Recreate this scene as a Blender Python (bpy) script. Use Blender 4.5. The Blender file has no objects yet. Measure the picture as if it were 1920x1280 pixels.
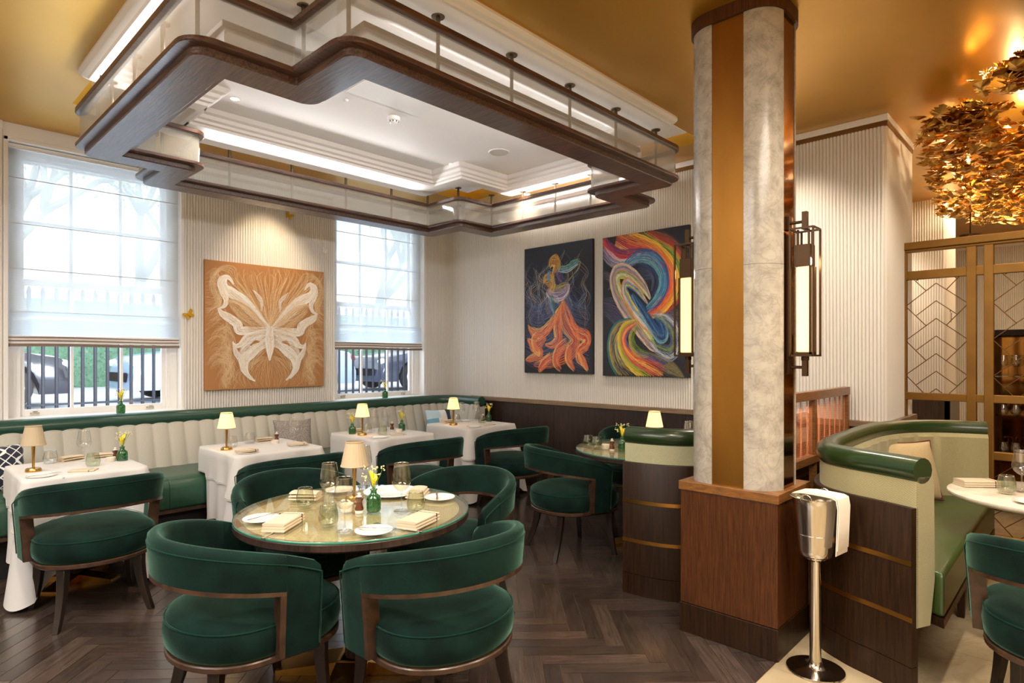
import bpy, math, random
from math import sin, cos, pi, sqrt, radians as R, atan2, hypot
from mathutils import Vector, Matrix
random.seed(7)
SC = bpy.context.scene
COL = SC.collection
TAU = 2*pi

# ------------------------------------------------------------------ materials
def newmat(name):
    m = bpy.data.materials.new(name); m.use_nodes = True
    nt = m.node_tree; nt.nodes.clear()
    return m, nt, nt.nodes, nt.links
def srgb(r, g, b):
    f = lambda c: (c/255/12.92) if c/255 <= .04045 else ((c/255+.055)/1.055)**2.4
    return (f(r), f(g), f(b), 1)
def node(nt, t, **k):
    n = nt.nodes.new(t)
    for a, v in k.items():
        if a == 'ins':
            for i, w in v.items(): n.inputs[i].default_value = w
        else: setattr(n, a, v)
    return n
def PB(name, col, rough=.5, metal=0, sheen=0, spec=.5, emit=None, es=0, noise=None, bump=None, coat=0, col2=None, sheen_t=None, vcol=False, coords='Object', stretch=(1,1,1), trans=0, coatr=.12):
    """principled; noise=(scale, mix) mixes col with col2; bump=(scale, strength)"""
    m, nt, N, L = newmat(name)
    b = node(nt, 'ShaderNodeBsdfPrincipled'); o = node(nt, 'ShaderNodeOutputMaterial')
    L.new(b.outputs[0], o.inputs[0])
    b.inputs['Base Color'].default_value = col; b.inputs['Roughness'].default_value = rough
    b.inputs['Metallic'].default_value = metal; b.inputs['Specular IOR Level'].default_value = spec
    b.inputs['Sheen Weight'].default_value = sheen; b.inputs['Coat Weight'].default_value = coat
    b.inputs['Coat Roughness'].default_value = coatr
    if sheen_t: b.inputs['Sheen Tint'].default_value = sheen_t
    if sheen: b.inputs['Sheen Roughness'].default_value = .28
    if emit: b.inputs['Emission Color'].default_value = emit; b.inputs['Emission Strength'].default_value = es
    if noise or bump:
        tc = node(nt, 'ShaderNodeTexCoord'); mp = node(nt, 'ShaderNodeMapping')
        mp.inputs['Scale'].default_value = stretch
        L.new(tc.outputs[coords], mp.inputs[0])
    src = None
    if vcol:
        a = node(nt, 'ShaderNodeAttribute', attribute_name='Col'); src = a.outputs['Color']
        L.new(src, b.inputs['Base Color'])
    if noise:
        n = node(nt, 'ShaderNodeTexNoise'); n.inputs['Scale'].default_value = noise[0]; n.inputs['Detail'].default_value = 6
        L.new(mp.outputs[0], n.inputs['Vector'])
        cr = node(nt, 'ShaderNodeValToRGB'); cr.color_ramp.elements[0].position = noise[2] if len(noise) > 2 else .35
        cr.color_ramp.elements[1].position = noise[3] if len(noise) > 3 else .65
        L.new(n.outputs['Fac'], cr.inputs[0])
        mx = node(nt, 'ShaderNodeMix', data_type='RGBA')
        mm = node(nt, 'ShaderNodeMath', operation='MULTIPLY'); mm.inputs[1].default_value = noise[1]
        L.new(cr.outputs[0], mm.inputs[0]); L.new(mm.outputs[0], mx.inputs[0])
        if src: L.new(src, mx.inputs[6])
        else: mx.inputs[6].default_value = col
        mx.inputs[7].default_value = col2 or tuple(c*.5 for c in col[:3])+(1,)
        L.new(mx.outputs[2], b.inputs['Base Color'])
    if bump:
        n = node(nt, 'ShaderNodeTexNoise'); n.inputs['Scale'].default_value = bump[0]; n.inputs['Detail'].default_value = 3
        L.new(mp.outputs[0], n.inputs['Vector'])
        bp = node(nt, 'ShaderNodeBump'); bp.inputs['Strength'].default_value = bump[1]; bp.inputs['Distance'].default_value = .004
        L.new(n.outputs['Fac'], bp.inputs['Height']); L.new(bp.outputs[0], b.inputs['Normal'])
    return m
def glassmat(name, tint, extra=.06, rough=.02, body=None, bodyf=0):
    """thin-walled glass: see-through with fresnel gloss (and a little body colour)"""
    m, nt, N, L = newmat(name)
    o = node(nt, 'ShaderNodeOutputMaterial')
    t = node(nt, 'ShaderNodeBsdfTransparent'); t.inputs[0].default_value = tint
    g = node(nt, 'ShaderNodeBsdfGlossy'); g.inputs['Roughness'].default_value = rough
    fr = node(nt, 'ShaderNodeLayerWeight'); fr.inputs[0].default_value = .5
    pw = node(nt, 'ShaderNodeMath', operation='POWER'); pw.inputs[1].default_value = 4.5; L.new(fr.outputs['Facing'], pw.inputs[0])
    ad = node(nt, 'ShaderNodeMath', operation='MULTIPLY_ADD', use_clamp=True); ad.inputs[1].default_value = .9; ad.inputs[2].default_value = .03+extra
    L.new(pw.outputs[0], ad.inputs[0])
    mx = node(nt, 'ShaderNodeMixShader'); L.new(ad.outputs[0], mx.inputs[0])
    base = t.outputs[0]
    if body:
        d = node(nt, 'ShaderNodeBsdfDiffuse'); d.inputs[0].default_value = body
        tl = node(nt, 'ShaderNodeBsdfTranslucent'); tl.inputs[0].default_value = body
        mb = node(nt, 'ShaderNodeMixShader'); mb.inputs[0].default_value = .5
        L.new(d.outputs[0], mb.inputs[1]); L.new(tl.outputs[0], mb.inputs[2])
        m2 = node(nt, 'ShaderNodeMixShader'); m2.inputs[0].default_value = bodyf
        L.new(t.outputs[0], m2.inputs[1]); L.new(mb.outputs[0], m2.inputs[2]); base = m2.outputs[0]
    L.new(base, mx.inputs[1]); L.new(g.outputs[0], mx.inputs[2]); L.new(mx.outputs[0], o.inputs[0])
    return m
def uvpattern(name, c1, c2, su, sv, kind='chevron', rough=.8, sheen=0.2):
    """woven pattern from the mesh's own UVs (metres): chevrons or leaves"""
    m, nt, N, L = newmat(name)
    o = node(nt, 'ShaderNodeOutputMaterial'); b = node(nt, 'ShaderNodeBsdfPrincipled'); L.new(b.outputs[0], o.inputs[0])
    b.inputs['Roughness'].default_value = rough; b.inputs['Sheen Weight'].default_value = sheen
    tc = node(nt, 'ShaderNodeTexCoord'); sp = node(nt, 'ShaderNodeSeparateXYZ'); L.new(tc.outputs['UV'], sp.inputs[0])
    def mth(op, a, bb=None, clamp=False):
        n = node(nt, 'ShaderNodeMath', operation=op, use_clamp=clamp)
        for i, v in enumerate((a, bb)):
            if v is None: continue
            if isinstance(v, (int, float)): n.inputs[i].default_value = v
            else: L.new(v, n.inputs[i])
        return n.outputs[0]
    u = mth('MULTIPLY', sp.outputs[0], su); v = mth('MULTIPLY', sp.outputs[1], sv)
    if kind == 'chevron':
        z = mth('ABSOLUTE', mth('SUBTRACT', mth('FRACT', u), .5))
        s = mth('FRACT', mth('ADD', v, mth('MULTIPLY', z, 2.0)))
        f = mth('LESS_THAN', s, .42)
    else:
        a = mth('ABSOLUTE', mth('SINE', mth('ADD', u, v))); c = mth('ABSOLUTE', mth('SINE', mth('SUBTRACT', u, v)))
        w = mth('ABSOLUTE', mth('SINE', mth('ADD', mth('MULTIPLY', u, .5), mth('MULTIPLY', mth('SINE', v), .9))))
        f = mth('LESS_THAN', mth('MINIMUM', mth('MINIMUM', a, c), w), .2)
    mx = node(nt, 'ShaderNodeMix', data_type='RGBA'); L.new(f, mx.inputs[0])
    mx.inputs[6].default_value = c1; mx.inputs[7].default_value = c2
    L.new(mx.outputs[2], b.inputs['Base Color'])
    return m
def woodmat(name, c1, c2, rough=.4, scale=(1,1,14), coat=0, vcol=False, ns=6, spec=.5, coords='Object', bump=.25):
    m, nt, N, L = newmat(name)
    o = node(nt, 'ShaderNodeOutputMaterial'); b = node(nt, 'ShaderNodeBsdfPrincipled'); L.new(b.outputs[0], o.inputs[0])
    tc = node(nt, 'ShaderNodeTexCoord'); mp = node(nt, 'ShaderNodeMapping'); mp.inputs['Scale'].default_value = scale
    L.new(tc.outputs[coords], mp.inputs[0])
    n = node(nt, 'ShaderNodeTexNoise'); n.inputs['Scale'].default_value = ns; n.inputs['Detail'].default_value = 8; n.inputs['Distortion'].default_value = .6
    L.new(mp.outputs[0], n.inputs['Vector'])
    cr = node(nt, 'ShaderNodeValToRGB'); cr.color_ramp.elements[0].position = .3; cr.color_ramp.elements[1].position = .7
    cr.color_ramp.elements[0].color = c1; cr.color_ramp.elements[1].color = c2
    L.new(n.outputs['Fac'], cr.inputs[0])
    L.new(cr.outputs[0], b.inputs['Base Color'])
    if vcol:
        a = node(nt, 'ShaderNodeAttribute', attribute_name='Col'); mx = node(nt, 'ShaderNodeMix', data_type='RGBA', blend_type='MULTIPLY')
        mx.inputs[0].default_value = 1; L.new(cr.outputs[0], mx.inputs[6]); L.new(a.outputs['Color'], mx.inputs[7]); L.new(mx.outputs[2], b.inputs['Base Color'])
    b.inputs['Roughness'].default_value = rough; b.inputs['Specular IOR Level'].default_value = spec; b.inputs['Coat Weight'].default_value = coat; b.inputs['Coat Roughness'].default_value = .2
    bp = node(nt, 'ShaderNodeBump'); bp.inputs['Strength'].default_value = bump; bp.inputs['Distance'].default_value = .002
    L.new(n.outputs['Fac'], bp.inputs['Height']); L.new(bp.outputs[0], b.inputs['Normal'])
    return m
def marblemat(name, base, vein, scale=4, rough=.2, amount=.6):
    m, nt, N, L = newmat(name)
    o = node(nt, 'ShaderNodeOutputMaterial'); b = node(nt, 'ShaderNodeBsdfPrincipled'); L.new(b.outputs[0], o.inputs[0])
    tc = node(nt, 'ShaderNodeTexCoord')
    n1 = node(nt, 'ShaderNodeTexNoise'); n1.inputs['Scale'].default_value = scale; n1.inputs['Detail'].default_value = 10; n1.inputs['Distortion'].default_value = 2.2
    n1.inputs['Roughness'].default_value = .68
    L.new(tc.outputs['Object'], n1.inputs['Vector'])
    cr = node(nt, 'ShaderNodeValToRGB'); e = cr.color_ramp.elements
    e[0].position = .46; e[0].color = (0,0,0,1); e[1].position = .5; e[1].color = (1,1,1,1)
    x = cr.color_ramp.elements.new(.545); x.color = (0,0,0,1)
    L.new(n1.outputs['Fac'], cr.inputs[0])
    n2 = node(nt, 'ShaderNodeTexNoise'); n2.inputs['Scale'].default_value = scale*2.3; n2.inputs['Detail'].default_value = 8
    L.new(tc.outputs['Object'], n2.inputs['Vector'])
    mm = node(nt, 'ShaderNodeMath', operation='MULTIPLY'); L.new(cr.outputs[0], mm.inputs[0]); mm.inputs[1].default_value = amount*.45
    m3 = node(nt, 'ShaderNodeMapRange'); m3.inputs[1].default_value = .4; m3.inputs[2].default_value = .75; m3.inputs[4].default_value = amount*.8
    L.new(n2.outputs['Fac'], m3.inputs[0])
    ad = node(nt, 'ShaderNodeMath', operation='ADD', use_clamp=True); L.new(mm.outputs[0], ad.inputs[0]); L.new(m3.outputs[0], ad.inputs[1])
    mx = node(nt, 'ShaderNodeMix', data_type='RGBA'); L.new(ad.outputs[0], mx.inputs[0]); mx.inputs[6].default_value = base; mx.inputs[7].default_value = vein
    L.new(mx.outputs[2], b.inputs['Base Color']); b.inputs['Roughness'].default_value = rough
    return m

# ------------------------------------------------------------------ mesh builder
class MB:
    def __init__(s): s.v = []; s.f = []; s.m = []; s.uv = []; s.c = []
    def add(s, vs, fs, mi=0, uvs=None, col=None):
        b = len(s.v); s.v += [tuple(p) for p in vs]
        for i, f in enumerate(fs):
            s.f.append(tuple(b+j for j in f)); s.m.append(mi)
            s.uv.append([uvs[j] for j in f] if uvs else None)
            s.c.append(col)
        return s
    def box(s, x0, x1, y0, y1, z0, z1, mi=0, col=None):
        v = [(x0,y0,z0),(x1,y0,z0),(x1,y1,z0),(x0,y1,z0),(x0,y0,z1),(x1,y0,z1),(x1,y1,z1),(x0,y1,z1)]
        return s.add(v, [(0,3,2,1),(4,5,6,7),(0,1,5,4),(1,2,6,5),(2,3,7,6),(3,0,4,7)], mi, col=col)
    def loft(s, rings, closed_u=True, closed_v=False, caps=True, mi=0, uvs=None, col=None):
        n = len(rings[0]); vs = [p for r in rings for p in r]; fs = []
        K = len(rings)
        for i in range(K if closed_v else K-1):
            i2 = (i+1) % K
            for j in range(n if closed_u else n-1):
                j2 = (j+1) % n
                fs.append((i*n+j, i*n+j2, i2*n+j2, i2*n+j))
        if caps and closed_u and not closed_v:
            fs.append(tuple(range(n))[::-1]); fs.append(tuple((K-1)*n+j for j in range(n)))
        return s.add(vs, fs, mi, uvs, col)
    def lathe(s, prof, n=24, c=(0,0), sx=1, sy=1, cap=False, mi=0, rf=None, a0=0):
        rings = []
        for r, z in prof:
            rings.append([(c[0]+sx*(rf(a, z) if rf else 1)*r*cos(a), c[1]+sy*(rf(a, z) if rf else 1)*r*sin(a), z) for a in [a0+TAU*k/n for k in range(n)]])
        return s.loft(rings, caps=cap, mi=mi)
    def tube(s, pts, r, n=8, closed=False, mi=0, caps=True, col=None):
        pts = [Vector(p) for p in pts]; K = len(pts)
        rr = r if isinstance(r, (list, tuple)) else [r]*K
        rings = []; up = None
        for i in range(K):
            if closed: t = pts[(i+1) % K]-pts[i-1]
            else: t = pts[min(i+1, K-1)]-pts[max(i-1, 0)]
            t = t.normalized() if t.length > 1e-9 else Vector((0,0,1))
            if up is None:
                up = Vector((0,0,1)) if abs(t.z) < .9 else Vector((1,0,0))
            a = t.cross(up).normalized(); up = a.cross(t).normalized()
            rings.append([tuple(pts[i]+rr[i]*(cos(TAU*k/n+pi/n)*a+sin(TAU*k/n+pi/n)*up)) for k in range(n)])
        return s.loft(rings, closed_v=closed, caps=caps and not closed, mi=mi, col=col)
    def prism(s, poly, z0, z1, mi=0):
        n = len(poly)
        v = [(x,y,z0) for x,y in poly]+[(x,y,z1) for x,y in poly]
        return s.add(v, [tuple(range(n))[::-1], tuple(range(n, 2*n))]+[(i,(i+1)%n,n+(i+1)%n,n+i) for i in range(n)], mi)
    def ball(s, c, r, n=8, m=6, sz=1, mi=0, col=None):
        rings = []
        for i in range(m+1):
            a = -pi/2+pi*i/m; q = max(cos(a), .01)
            rings.append([(c[0]+r*q*cos(TAU*k/n), c[1]+r*q*sin(TAU*k/n), c[2]+sz*r*sin(a)) for k in range(n)])
        return s.loft(rings, mi=mi, col=col)
    def sweep(s, path, prof, closed=False, caps=True, mi=0, uvw=False, bulge=None):
        """profile (offset to the left of the path, z) along a plan path"""
        K = len(path); rings = []; uv = []; L = 0; n = len(prof)
        pl = [0]
        for a in prof[1:]: pl.append(pl[-1]+hypot(a[0]-prof[len(pl)-1][0], a[1]-prof[len(pl)-1][1]))
        for i in range(K):
            p = path[i]
            a = path[i-1] if (closed or i) else None; b = path[(i+1) % K] if (closed or i < K-1) else None
            d1 = Vector((p[0]-a[0], p[1]-a[1])).normalized() if a else None
            d2 = Vector((b[0]-p[0], b[1]-p[1])).normalized() if b else None
            if d1 is None: d1 = d2
            if d2 is None: d2 = d1
            n1 = Vector((-d1.y, d1.x)); n2 = Vector((-d2.y, d2.x)); nn = (n1+n2)
            if nn.length < 1e-6: nn = n1
            nn.normalize(); k = 1/max(.4, nn.dot(n1))
            if i and a: L += hypot(p[0]-a[0], p[1]-a[1])
            ring = []
            for j, (o, z) in enumerate(prof):
                oo = o+(bulge(L, j) if bulge else 0)
                ring.append((p[0]+nn.x*oo*k, p[1]+nn.y*oo*k, z)); uv.append((L, pl[j]))
            rings.append(ring)
        return s.loft(rings, closed_v=closed, caps=caps, mi=mi, uvs=uv if uvw else None)
    def build(s, name, mats, parent=None, smooth=False, bevel=0, seg=2, auto=None, subsurf=0, weld=False, loc=None):
        me = bpy.data.meshes.new(name); me.from_pydata(s.v, [], s.f)
        if not isinstance(mats, (list, tuple)): mats = [mats]
        for m in mats: me.materials.append(m)
        me.polygons.foreach_set('material_index', s.m)
        if any(u for u in s.uv):
            ul = me.uv_layers.new(name='UVMap'); k = 0; flat = []
            for f, u in zip(s.f, s.uv):
                for j in range(len(f)): flat += list(u[j]) if u else [0, 0]
            ul.data.foreach_set('uv', flat)
        if any(c for c in s.c):
            ca = me.color_attributes.new('Col', 'FLOAT_COLOR', 'CORNER'); flat = []
            for f, c in zip(s.f, s.c):
                flat += list(c or (1,1,1,1))*len(f)
            ca.data.foreach_set('color', flat)
        me.polygons.foreach_set('use_smooth', [smooth]*len(s.f))
        me.update()
        if smooth and auto: me.set_sharp_from_angle(angle=R(auto))
        o = bpy.data.objects.new(name, me); COL.objects.link(o)
        if parent: o.parent = parent
        if loc: o.location = loc
        if weld:
            w = o.modifiers.new('w', 'WELD'); w.merge_threshold = .0004
        if bevel:
            b = o.modifiers.new('b', 'BEVEL'); b.width = bevel; b.segments = seg; b.limit_method = 'ANGLE'; b.angle_limit = R(40)
        if subsurf:
            q = o.modifiers.new('s', 'SUBSURF'); q.levels = q.render_levels = subsurf
        return o
def thing(name, label, cat, loc=(0,0,0), rz=0, group=None):
    o = bpy.data.objects.new(name, None); COL.objects.link(o); o.empty_display_size = .05
    o.location = loc; o.rotation_euler = (0,0,rz); o['label'] = label; o['category'] = cat
    if group: o['group'] = group
    return o
def tag(o, label, cat, group=None, kind=None):
    o['label'] = label; o['category'] = cat
    if group: o['group'] = group
    if kind: o['kind'] = kind
    return o
def struct(o, label=None, cat=None):
    o['kind'] = 'structure'
    if label: o['label'] = label
    if cat: o['category'] = cat
    return o
def dup(root, loc, rz=0, label=None, group=None, rx=None):
    def cp(o, par):
        c = o.copy(); COL.objects.link(c)
        if par: c.parent = par
        for ch in [q for q in kids.get(o.name, [])]: cp(ch, c)
        return c
    kids = {}
    for o in list(bpy.data.objects):
        if o.parent: kids.setdefault(o.parent.name, []).append(o)
    c = cp(root, None); c.location = loc; c.rotation_euler = (0,0,rz)
    if label: c['label'] = label
    if group: c['group'] = group
    return c
def cat_rom(pts, n=8):
    P = [tuple(p) for p in pts]; P = [P[0]]+P+[P[-1]]; out = []
    for i in range(1, len(P)-2):
        for k in range(n):
            t = k/n; a, b, c, d = P[i-1], P[i], P[i+1], P[i+2]
            out.append(tuple(.5*((2*b[q])+(-a[q]+c[q])*t+(2*a[q]-5*b[q]+4*c[q]-d[q])*t*t+(-a[q]+3*b[q]-3*c[q]+d[q])*t**3) for q in range(len(b))))
    out.append(P[-2]); return out
def roundpoly(pts, rad, n=7):
    """closed polygon with filleted corners; rad: list of radii"""
    out = []; K = len(pts)
    for i in range(K):
        p = Vector(pts[i]); a = Vector(pts[i-1]); b = Vector(pts[(i+1) % K]); r = max(rad[i] if isinstance(rad, (list, tuple)) else rad, .0008)
        da = (a-p).normalized(); db = (b-p).normalized(); ang = math.acos(max(-1, min(1, da.dot(db))))
        t = r/math.tan(ang/2); c = p+(da+db).normalized()*(r/sin(ang/2))
        s0 = p+da*t-c; s1 = p+db*t-c; a0 = atan2(s0.y, s0.x); a1 = atan2(s1.y, s1.x)
        d = (a1-a0+pi) % TAU-pi
        for k in range(n): q = a0+d*k/(n-1); out.append((c.x+r*cos(q), c.y+r*sin(q)))
    return out
def cross_outline(x0, x1, y0, y1, nx, ny, ins, rc):
    """rectangle with a square bite out of every corner, inset by ins; outer corners rounded (rc), bites' inner corners rounded by the inset"""
    V = [(x0+nx,y0),(x1-nx,y0),(x1-nx,y0+ny),(x1,y0+ny),(x1,y1-ny),(x1-nx,y1-ny),(x1-nx,y1),(x0+nx,y1),(x0+nx,y1-ny),(x0,y1-ny),(x0,y0+ny),(x0+nx,y0+ny)]
    K = len(V); P = []; rad = []
    for i in range(K):
        a = Vector(V[i-1]); p = Vector(V[i]); b = Vector(V[(i+1) % K])
        d1 = (p-a).normalized(); d2 = (b-p).normalized(); cr = d1.x*d2.y-d1.y*d2.x
        n1 = Vector((-d1.y, d1.x)); n2 = Vector((-d2.y, d2.x))
        P.append(tuple(p+ins*(n1+n2)))
        rad.append(max(.002, rc-ins) if cr > 0 else max(.002, ins*.35))
    return roundpoly(P, rad)
def rrect(x0, x1, y0, y1, r, n=5): return roundpoly([(x0,y0),(x1,y0),(x1,y1),(x0,y1)], r, n)
M = {}
M['flute'] = PB('fluted_plaster', srgb(228,225,220), .5, bump=(30,.05))
M['white'] = PB('white_paint', srgb(236,235,232), .45)
M['softwhite'] = PB('ceiling_white', srgb(240,238,236), .6)
M['gold_ceiling'] = PB('gold_ceiling_leaf', srgb(206,156,38), .36, metal=.75, coat=.45, coatr=.35, noise=(1.3,.35), col2=srgb(180,124,14), bump=(9,.08))
M['crown'] = PB('bronze_trim', srgb(120,84,40), .4, metal=.5)
M['dado'] = woodmat('dark_dado_wood', srgb(36,25,21), srgb(62,45,38), .38, (9,9,.8), .25)
M['rail'] = woodmat('dado_rail_wood', srgb(120,98,76), srgb(150,126,100), .4, (1,1,12))
M['canopy'] = woodmat('canopy_oak', srgb(44,28,20), srgb(100,64,44), .38, (1.5,22,22), .35, ns=4, bump=.6)
M['canopyx'] = woodmat('canopy_oak_cross', srgb(44,30,24), srgb(104,72,54), .40, (22,1.5,22), .35, ns=4, bump=.7)
M['darkwood'] = woodmat('dark_walnut', srgb(29,16,7), srgb(50,30,13), .42, (14,14,.9), 0, spec=.28)
M['plinthwood'] = woodmat('plinth_oak', srgb(54,28,12), srgb(90,52,24), .42, (30,30,1.2), .05, spec=.3)
M['capwood'] = woodmat('plinth_cap_oak', srgb(104,66,30), srgb(140,92,44), .4, (3,3,12), .2)
M['legwood'] = woodmat('chair_leg_wood', srgb(20,12,8), srgb(38,24,16), .36, (8,8,1), .1)
M['trimwood'] = woodmat('chair_trim_wood', srgb(44,29,20), srgb(76,52,36), .36, (3,3,3), .2)
M['brass'] = PB('satin_brass', srgb(200,150,74), .3, metal=1, bump=(60,.03), noise=(5,.3), col2=srgb(160,110,50))
M['brasspanel'] = PB('aged_brass_panel', srgb(160,112,46), .36, metal=.85, noise=(4,.6), col2=srgb(132,84,28), stretch=(1,1,.35))
M['bronze'] = PB('polished_bronze', srgb(150,104,52), .08, metal=1)
M['darkbronze'] = PB('dark_bronze', srgb(78,58,40), .38, metal=.85)
M['rod'] = PB('rod_bronze', srgb(112,100,80), .35, metal=.9)
M['lampbrass'] = PB('lamp_brass', srgb(206,164,92), .25, metal=1)
M['steel'] = PB('polished_steel', srgb(214,208,196), .14, metal=1)
M['cutlery'] = PB('cutlery_steel', srgb(222,220,214), .12, metal=1)
M['velvet'] = PB('green_velvet', (.0036,.020,.0145,1), .85, sheen=.75, sheen_t=(.24,.5,.38,1), spec=.15, noise=(7,.85,.38,.62), col2=(.0013,.0075,.006,1), bump=(420,.35))
M['piping'] = PB('velvet_piping', (.005,.03,.021,1), .8, sheen=.7, sheen_t=(.25,.5,.38,1), spec=.1)
M['leather'] = PB('green_leather', srgb(40,80,62), .3, spec=.55, noise=(5,.4), col2=srgb(34,56,34), bump=(160,.12), coat=.15)
M['leather2'] = PB('olive_leather', srgb(44,66,28), .36, spec=.5, noise=(5,.4), col2=srgb(60,70,32), bump=(160,.12), coat=.12)
M['leatherroll'] = PB('green_leather_roll', srgb(34,72,58), .28, spec=.55, bump=(120,.08), coat=.2)
M['leatherroll2'] = PB('olive_leather_roll', srgb(28,50,20), .3, spec=.55, bump=(120,.08), coat=.2)
M['herring'] = uvpattern('herringbone_weave', srgb(208,204,192), srgb(142,140,126), 95, 145)
M['herring2'] = uvpattern('herringbone_weave_olive', srgb(176,166,124), srgb(98,94,58), 90, 135)
M['herringgreen'] = uvpattern('herringbone_weave_edge', srgb(200,196,160), srgb(70,82,52), 90, 135)
M['leafprint'] = uvpattern('navy_leaf_print', srgb(22,28,48), srgb(228,228,226), 42, 42, 'leaf')
M['tweed'] = PB('grey_tweed', srgb(172,160,148), .85, noise=(160,.9,.42,.58), col2=srgb(92,92,98), bump=(300,.3), sheen=.3)
M['linen'] = PB('natural_linen', srgb(190,170,128), .85, noise=(220,.5), col2=srgb(160,138,98), bump=(300,.25), sheen=.3)
M['redpipe'] = PB('burgundy_piping', srgb(96,26,26), .6)
M['multicol'] = PB('patchwork_print', srgb(236,236,236), .8, vcol=True)
M['cloth'] = PB('white_tablecloth', srgb(210,207,204), .8, sheen=.2, bump=(90,.04), spec=.2)
M['hem'] = PB('cloth_hem_stitch', srgb(196,186,170), .8)  # hem line slightly darker and warmer than the cloth
M['napkin'] = PB('cream_napkin', srgb(206,190,164), .85, sheen=.2, bump=(260,.12), spec=.2)
M['towel'] = PB('folded_white_towel', srgb(240,230,214), .85, bump=(260,.12), spec=.2)
M['china'] = PB('white_china', srgb(244,240,232), .12, coat=.4)
M['stone'] = PB('salt_bowl_stone', srgb(226,216,200), .45)
M['mill'] = PB('pepper_mill_wood', srgb(92,48,26), .25, coat=.5)
M['shade'] = PB('unlit_pleated_shade', srgb(190,172,142), .8, sheen=.2)
M['shadelit'] = PB('lit_pleated_shade', srgb(250,220,160), .8, emit=srgb(255,206,128), es=.95)
M['sconceglow'] = PB('sconce_glass_lit', srgb(255,235,200), .4, emit=srgb(255,206,132), es=.72)
M['bulb'] = PB('lamp_bulb_glow', (1,1,1,1), .4, emit=srgb(255,224,176), es=14)
M['clear'] = glassmat('clear_glass', (.97,.98,.98,1), .15)
M['smoke'] = glassmat('smoky_glass', (.90,.92,.86,1), .06)
M['amber'] = glassmat('amber_tinted_glass', (.93,.90,.80,1), .10)
M['greenglass'] = glassmat('green_bottle_glass', (.10,.46,.2,1), .1, .05, body=(.01,.2,.06,1), bodyf=.4)
M['pane'] = glassmat('window_pane', (.98,.99,1,1), .0)
M['reed'] = glassmat('reeded_glass', (.95,.95,.94,1), .05, .1, body=srgb(224,222,214), bodyf=.3)
M['tableglass'] = glassmat('table_glass_top', (.93,.97,.95,1), .06, .01)
M['glassedge'] = PB('green_glass_edge', srgb(58,128,104), .15, coat=.4)
M['oaktop'] = PB('burl_veneer_top', srgb(232,208,164), .45, noise=(70,.6,.4,.6), col2=srgb(206,168,104))
M['petal'] = PB('yellow_petal', srgb(250,222,30), .5)
M['petal2'] = PB('cream_blossom', srgb(236,228,168), .6)
M['stem'] = PB('green_stem', srgb(92,130,52), .6)
M['marblecol'] = marblemat('column_marble', srgb(180,173,160), srgb(112,106,98), 6, .2, .6)
M['marbletop'] = marblemat('table_marble', srgb(232,222,204), srgb(170,158,138), 4, .15, .5)
M['goldleaf'] = PB('gold_leaf_metal', srgb(230,182,96), .27, metal=1, noise=(8,.5), col2=srgb(140,92,30))
M['black'] = PB('black_iron', srgb(18,18,22), .7, spec=.15)
M['basedark'] = PB('dark_recess', srgb(18,14,13), .7)  # near-black colour of the recessed banquette base
M['plastic'] = PB('white_plastic', srgb(238,238,236), .4)
M['grille'] = PB('speaker_grille', srgb(206,202,196), .6)
M['lattice'] = PB('lattice_gold_bronze', srgb(150,110,48), .38, metal=.6, noise=(6,.4), col2=srgb(112,78,30))
M['latticebar'] = PB('lattice_thin_bars', srgb(104,72,32), .35, metal=.7)
M['canvasorange'] = PB('ochre_canvas', srgb(176,124,76), .75, bump=(300,.1))
M['canvasdark'] = PB('charcoal_canvas', srgb(38,42,52), .75, bump=(300,.1))
M['paint'] = PB('brush_paint', (1,1,1,1), .6, vcol=True)
M['butterfly'] = PB('gold_butterfly', srgb(214,166,40), .4, metal=.4)
M['butterflyw'] = PB('white_butterfly', srgb(236,232,224), .5)
M['stripe'] = PB('taupe_stripe', srgb(132,116,108), .8)
M['shelfglass'] = glassmat('shelf_glass', (.85,.92,.88,1), .1, .03)
M['gap'] = PB('floor_gap', srgb(120,88,56), .6)
M['rimglass'] = glassmat('glass_rim', (.95,.96,.96,1), .55, .05)
# ------------------------------------------------------------------ floor
CH = 3.33            # ceiling
WY = 6.135           # window wall
WX = 5.29            # painting wall
m = MB(); m.box(-2.6, 12, -2.6, 6.6, -.12, -.004); struct(m.build('floor', M['gap']), 'dark herringbone parquet floor')
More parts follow.
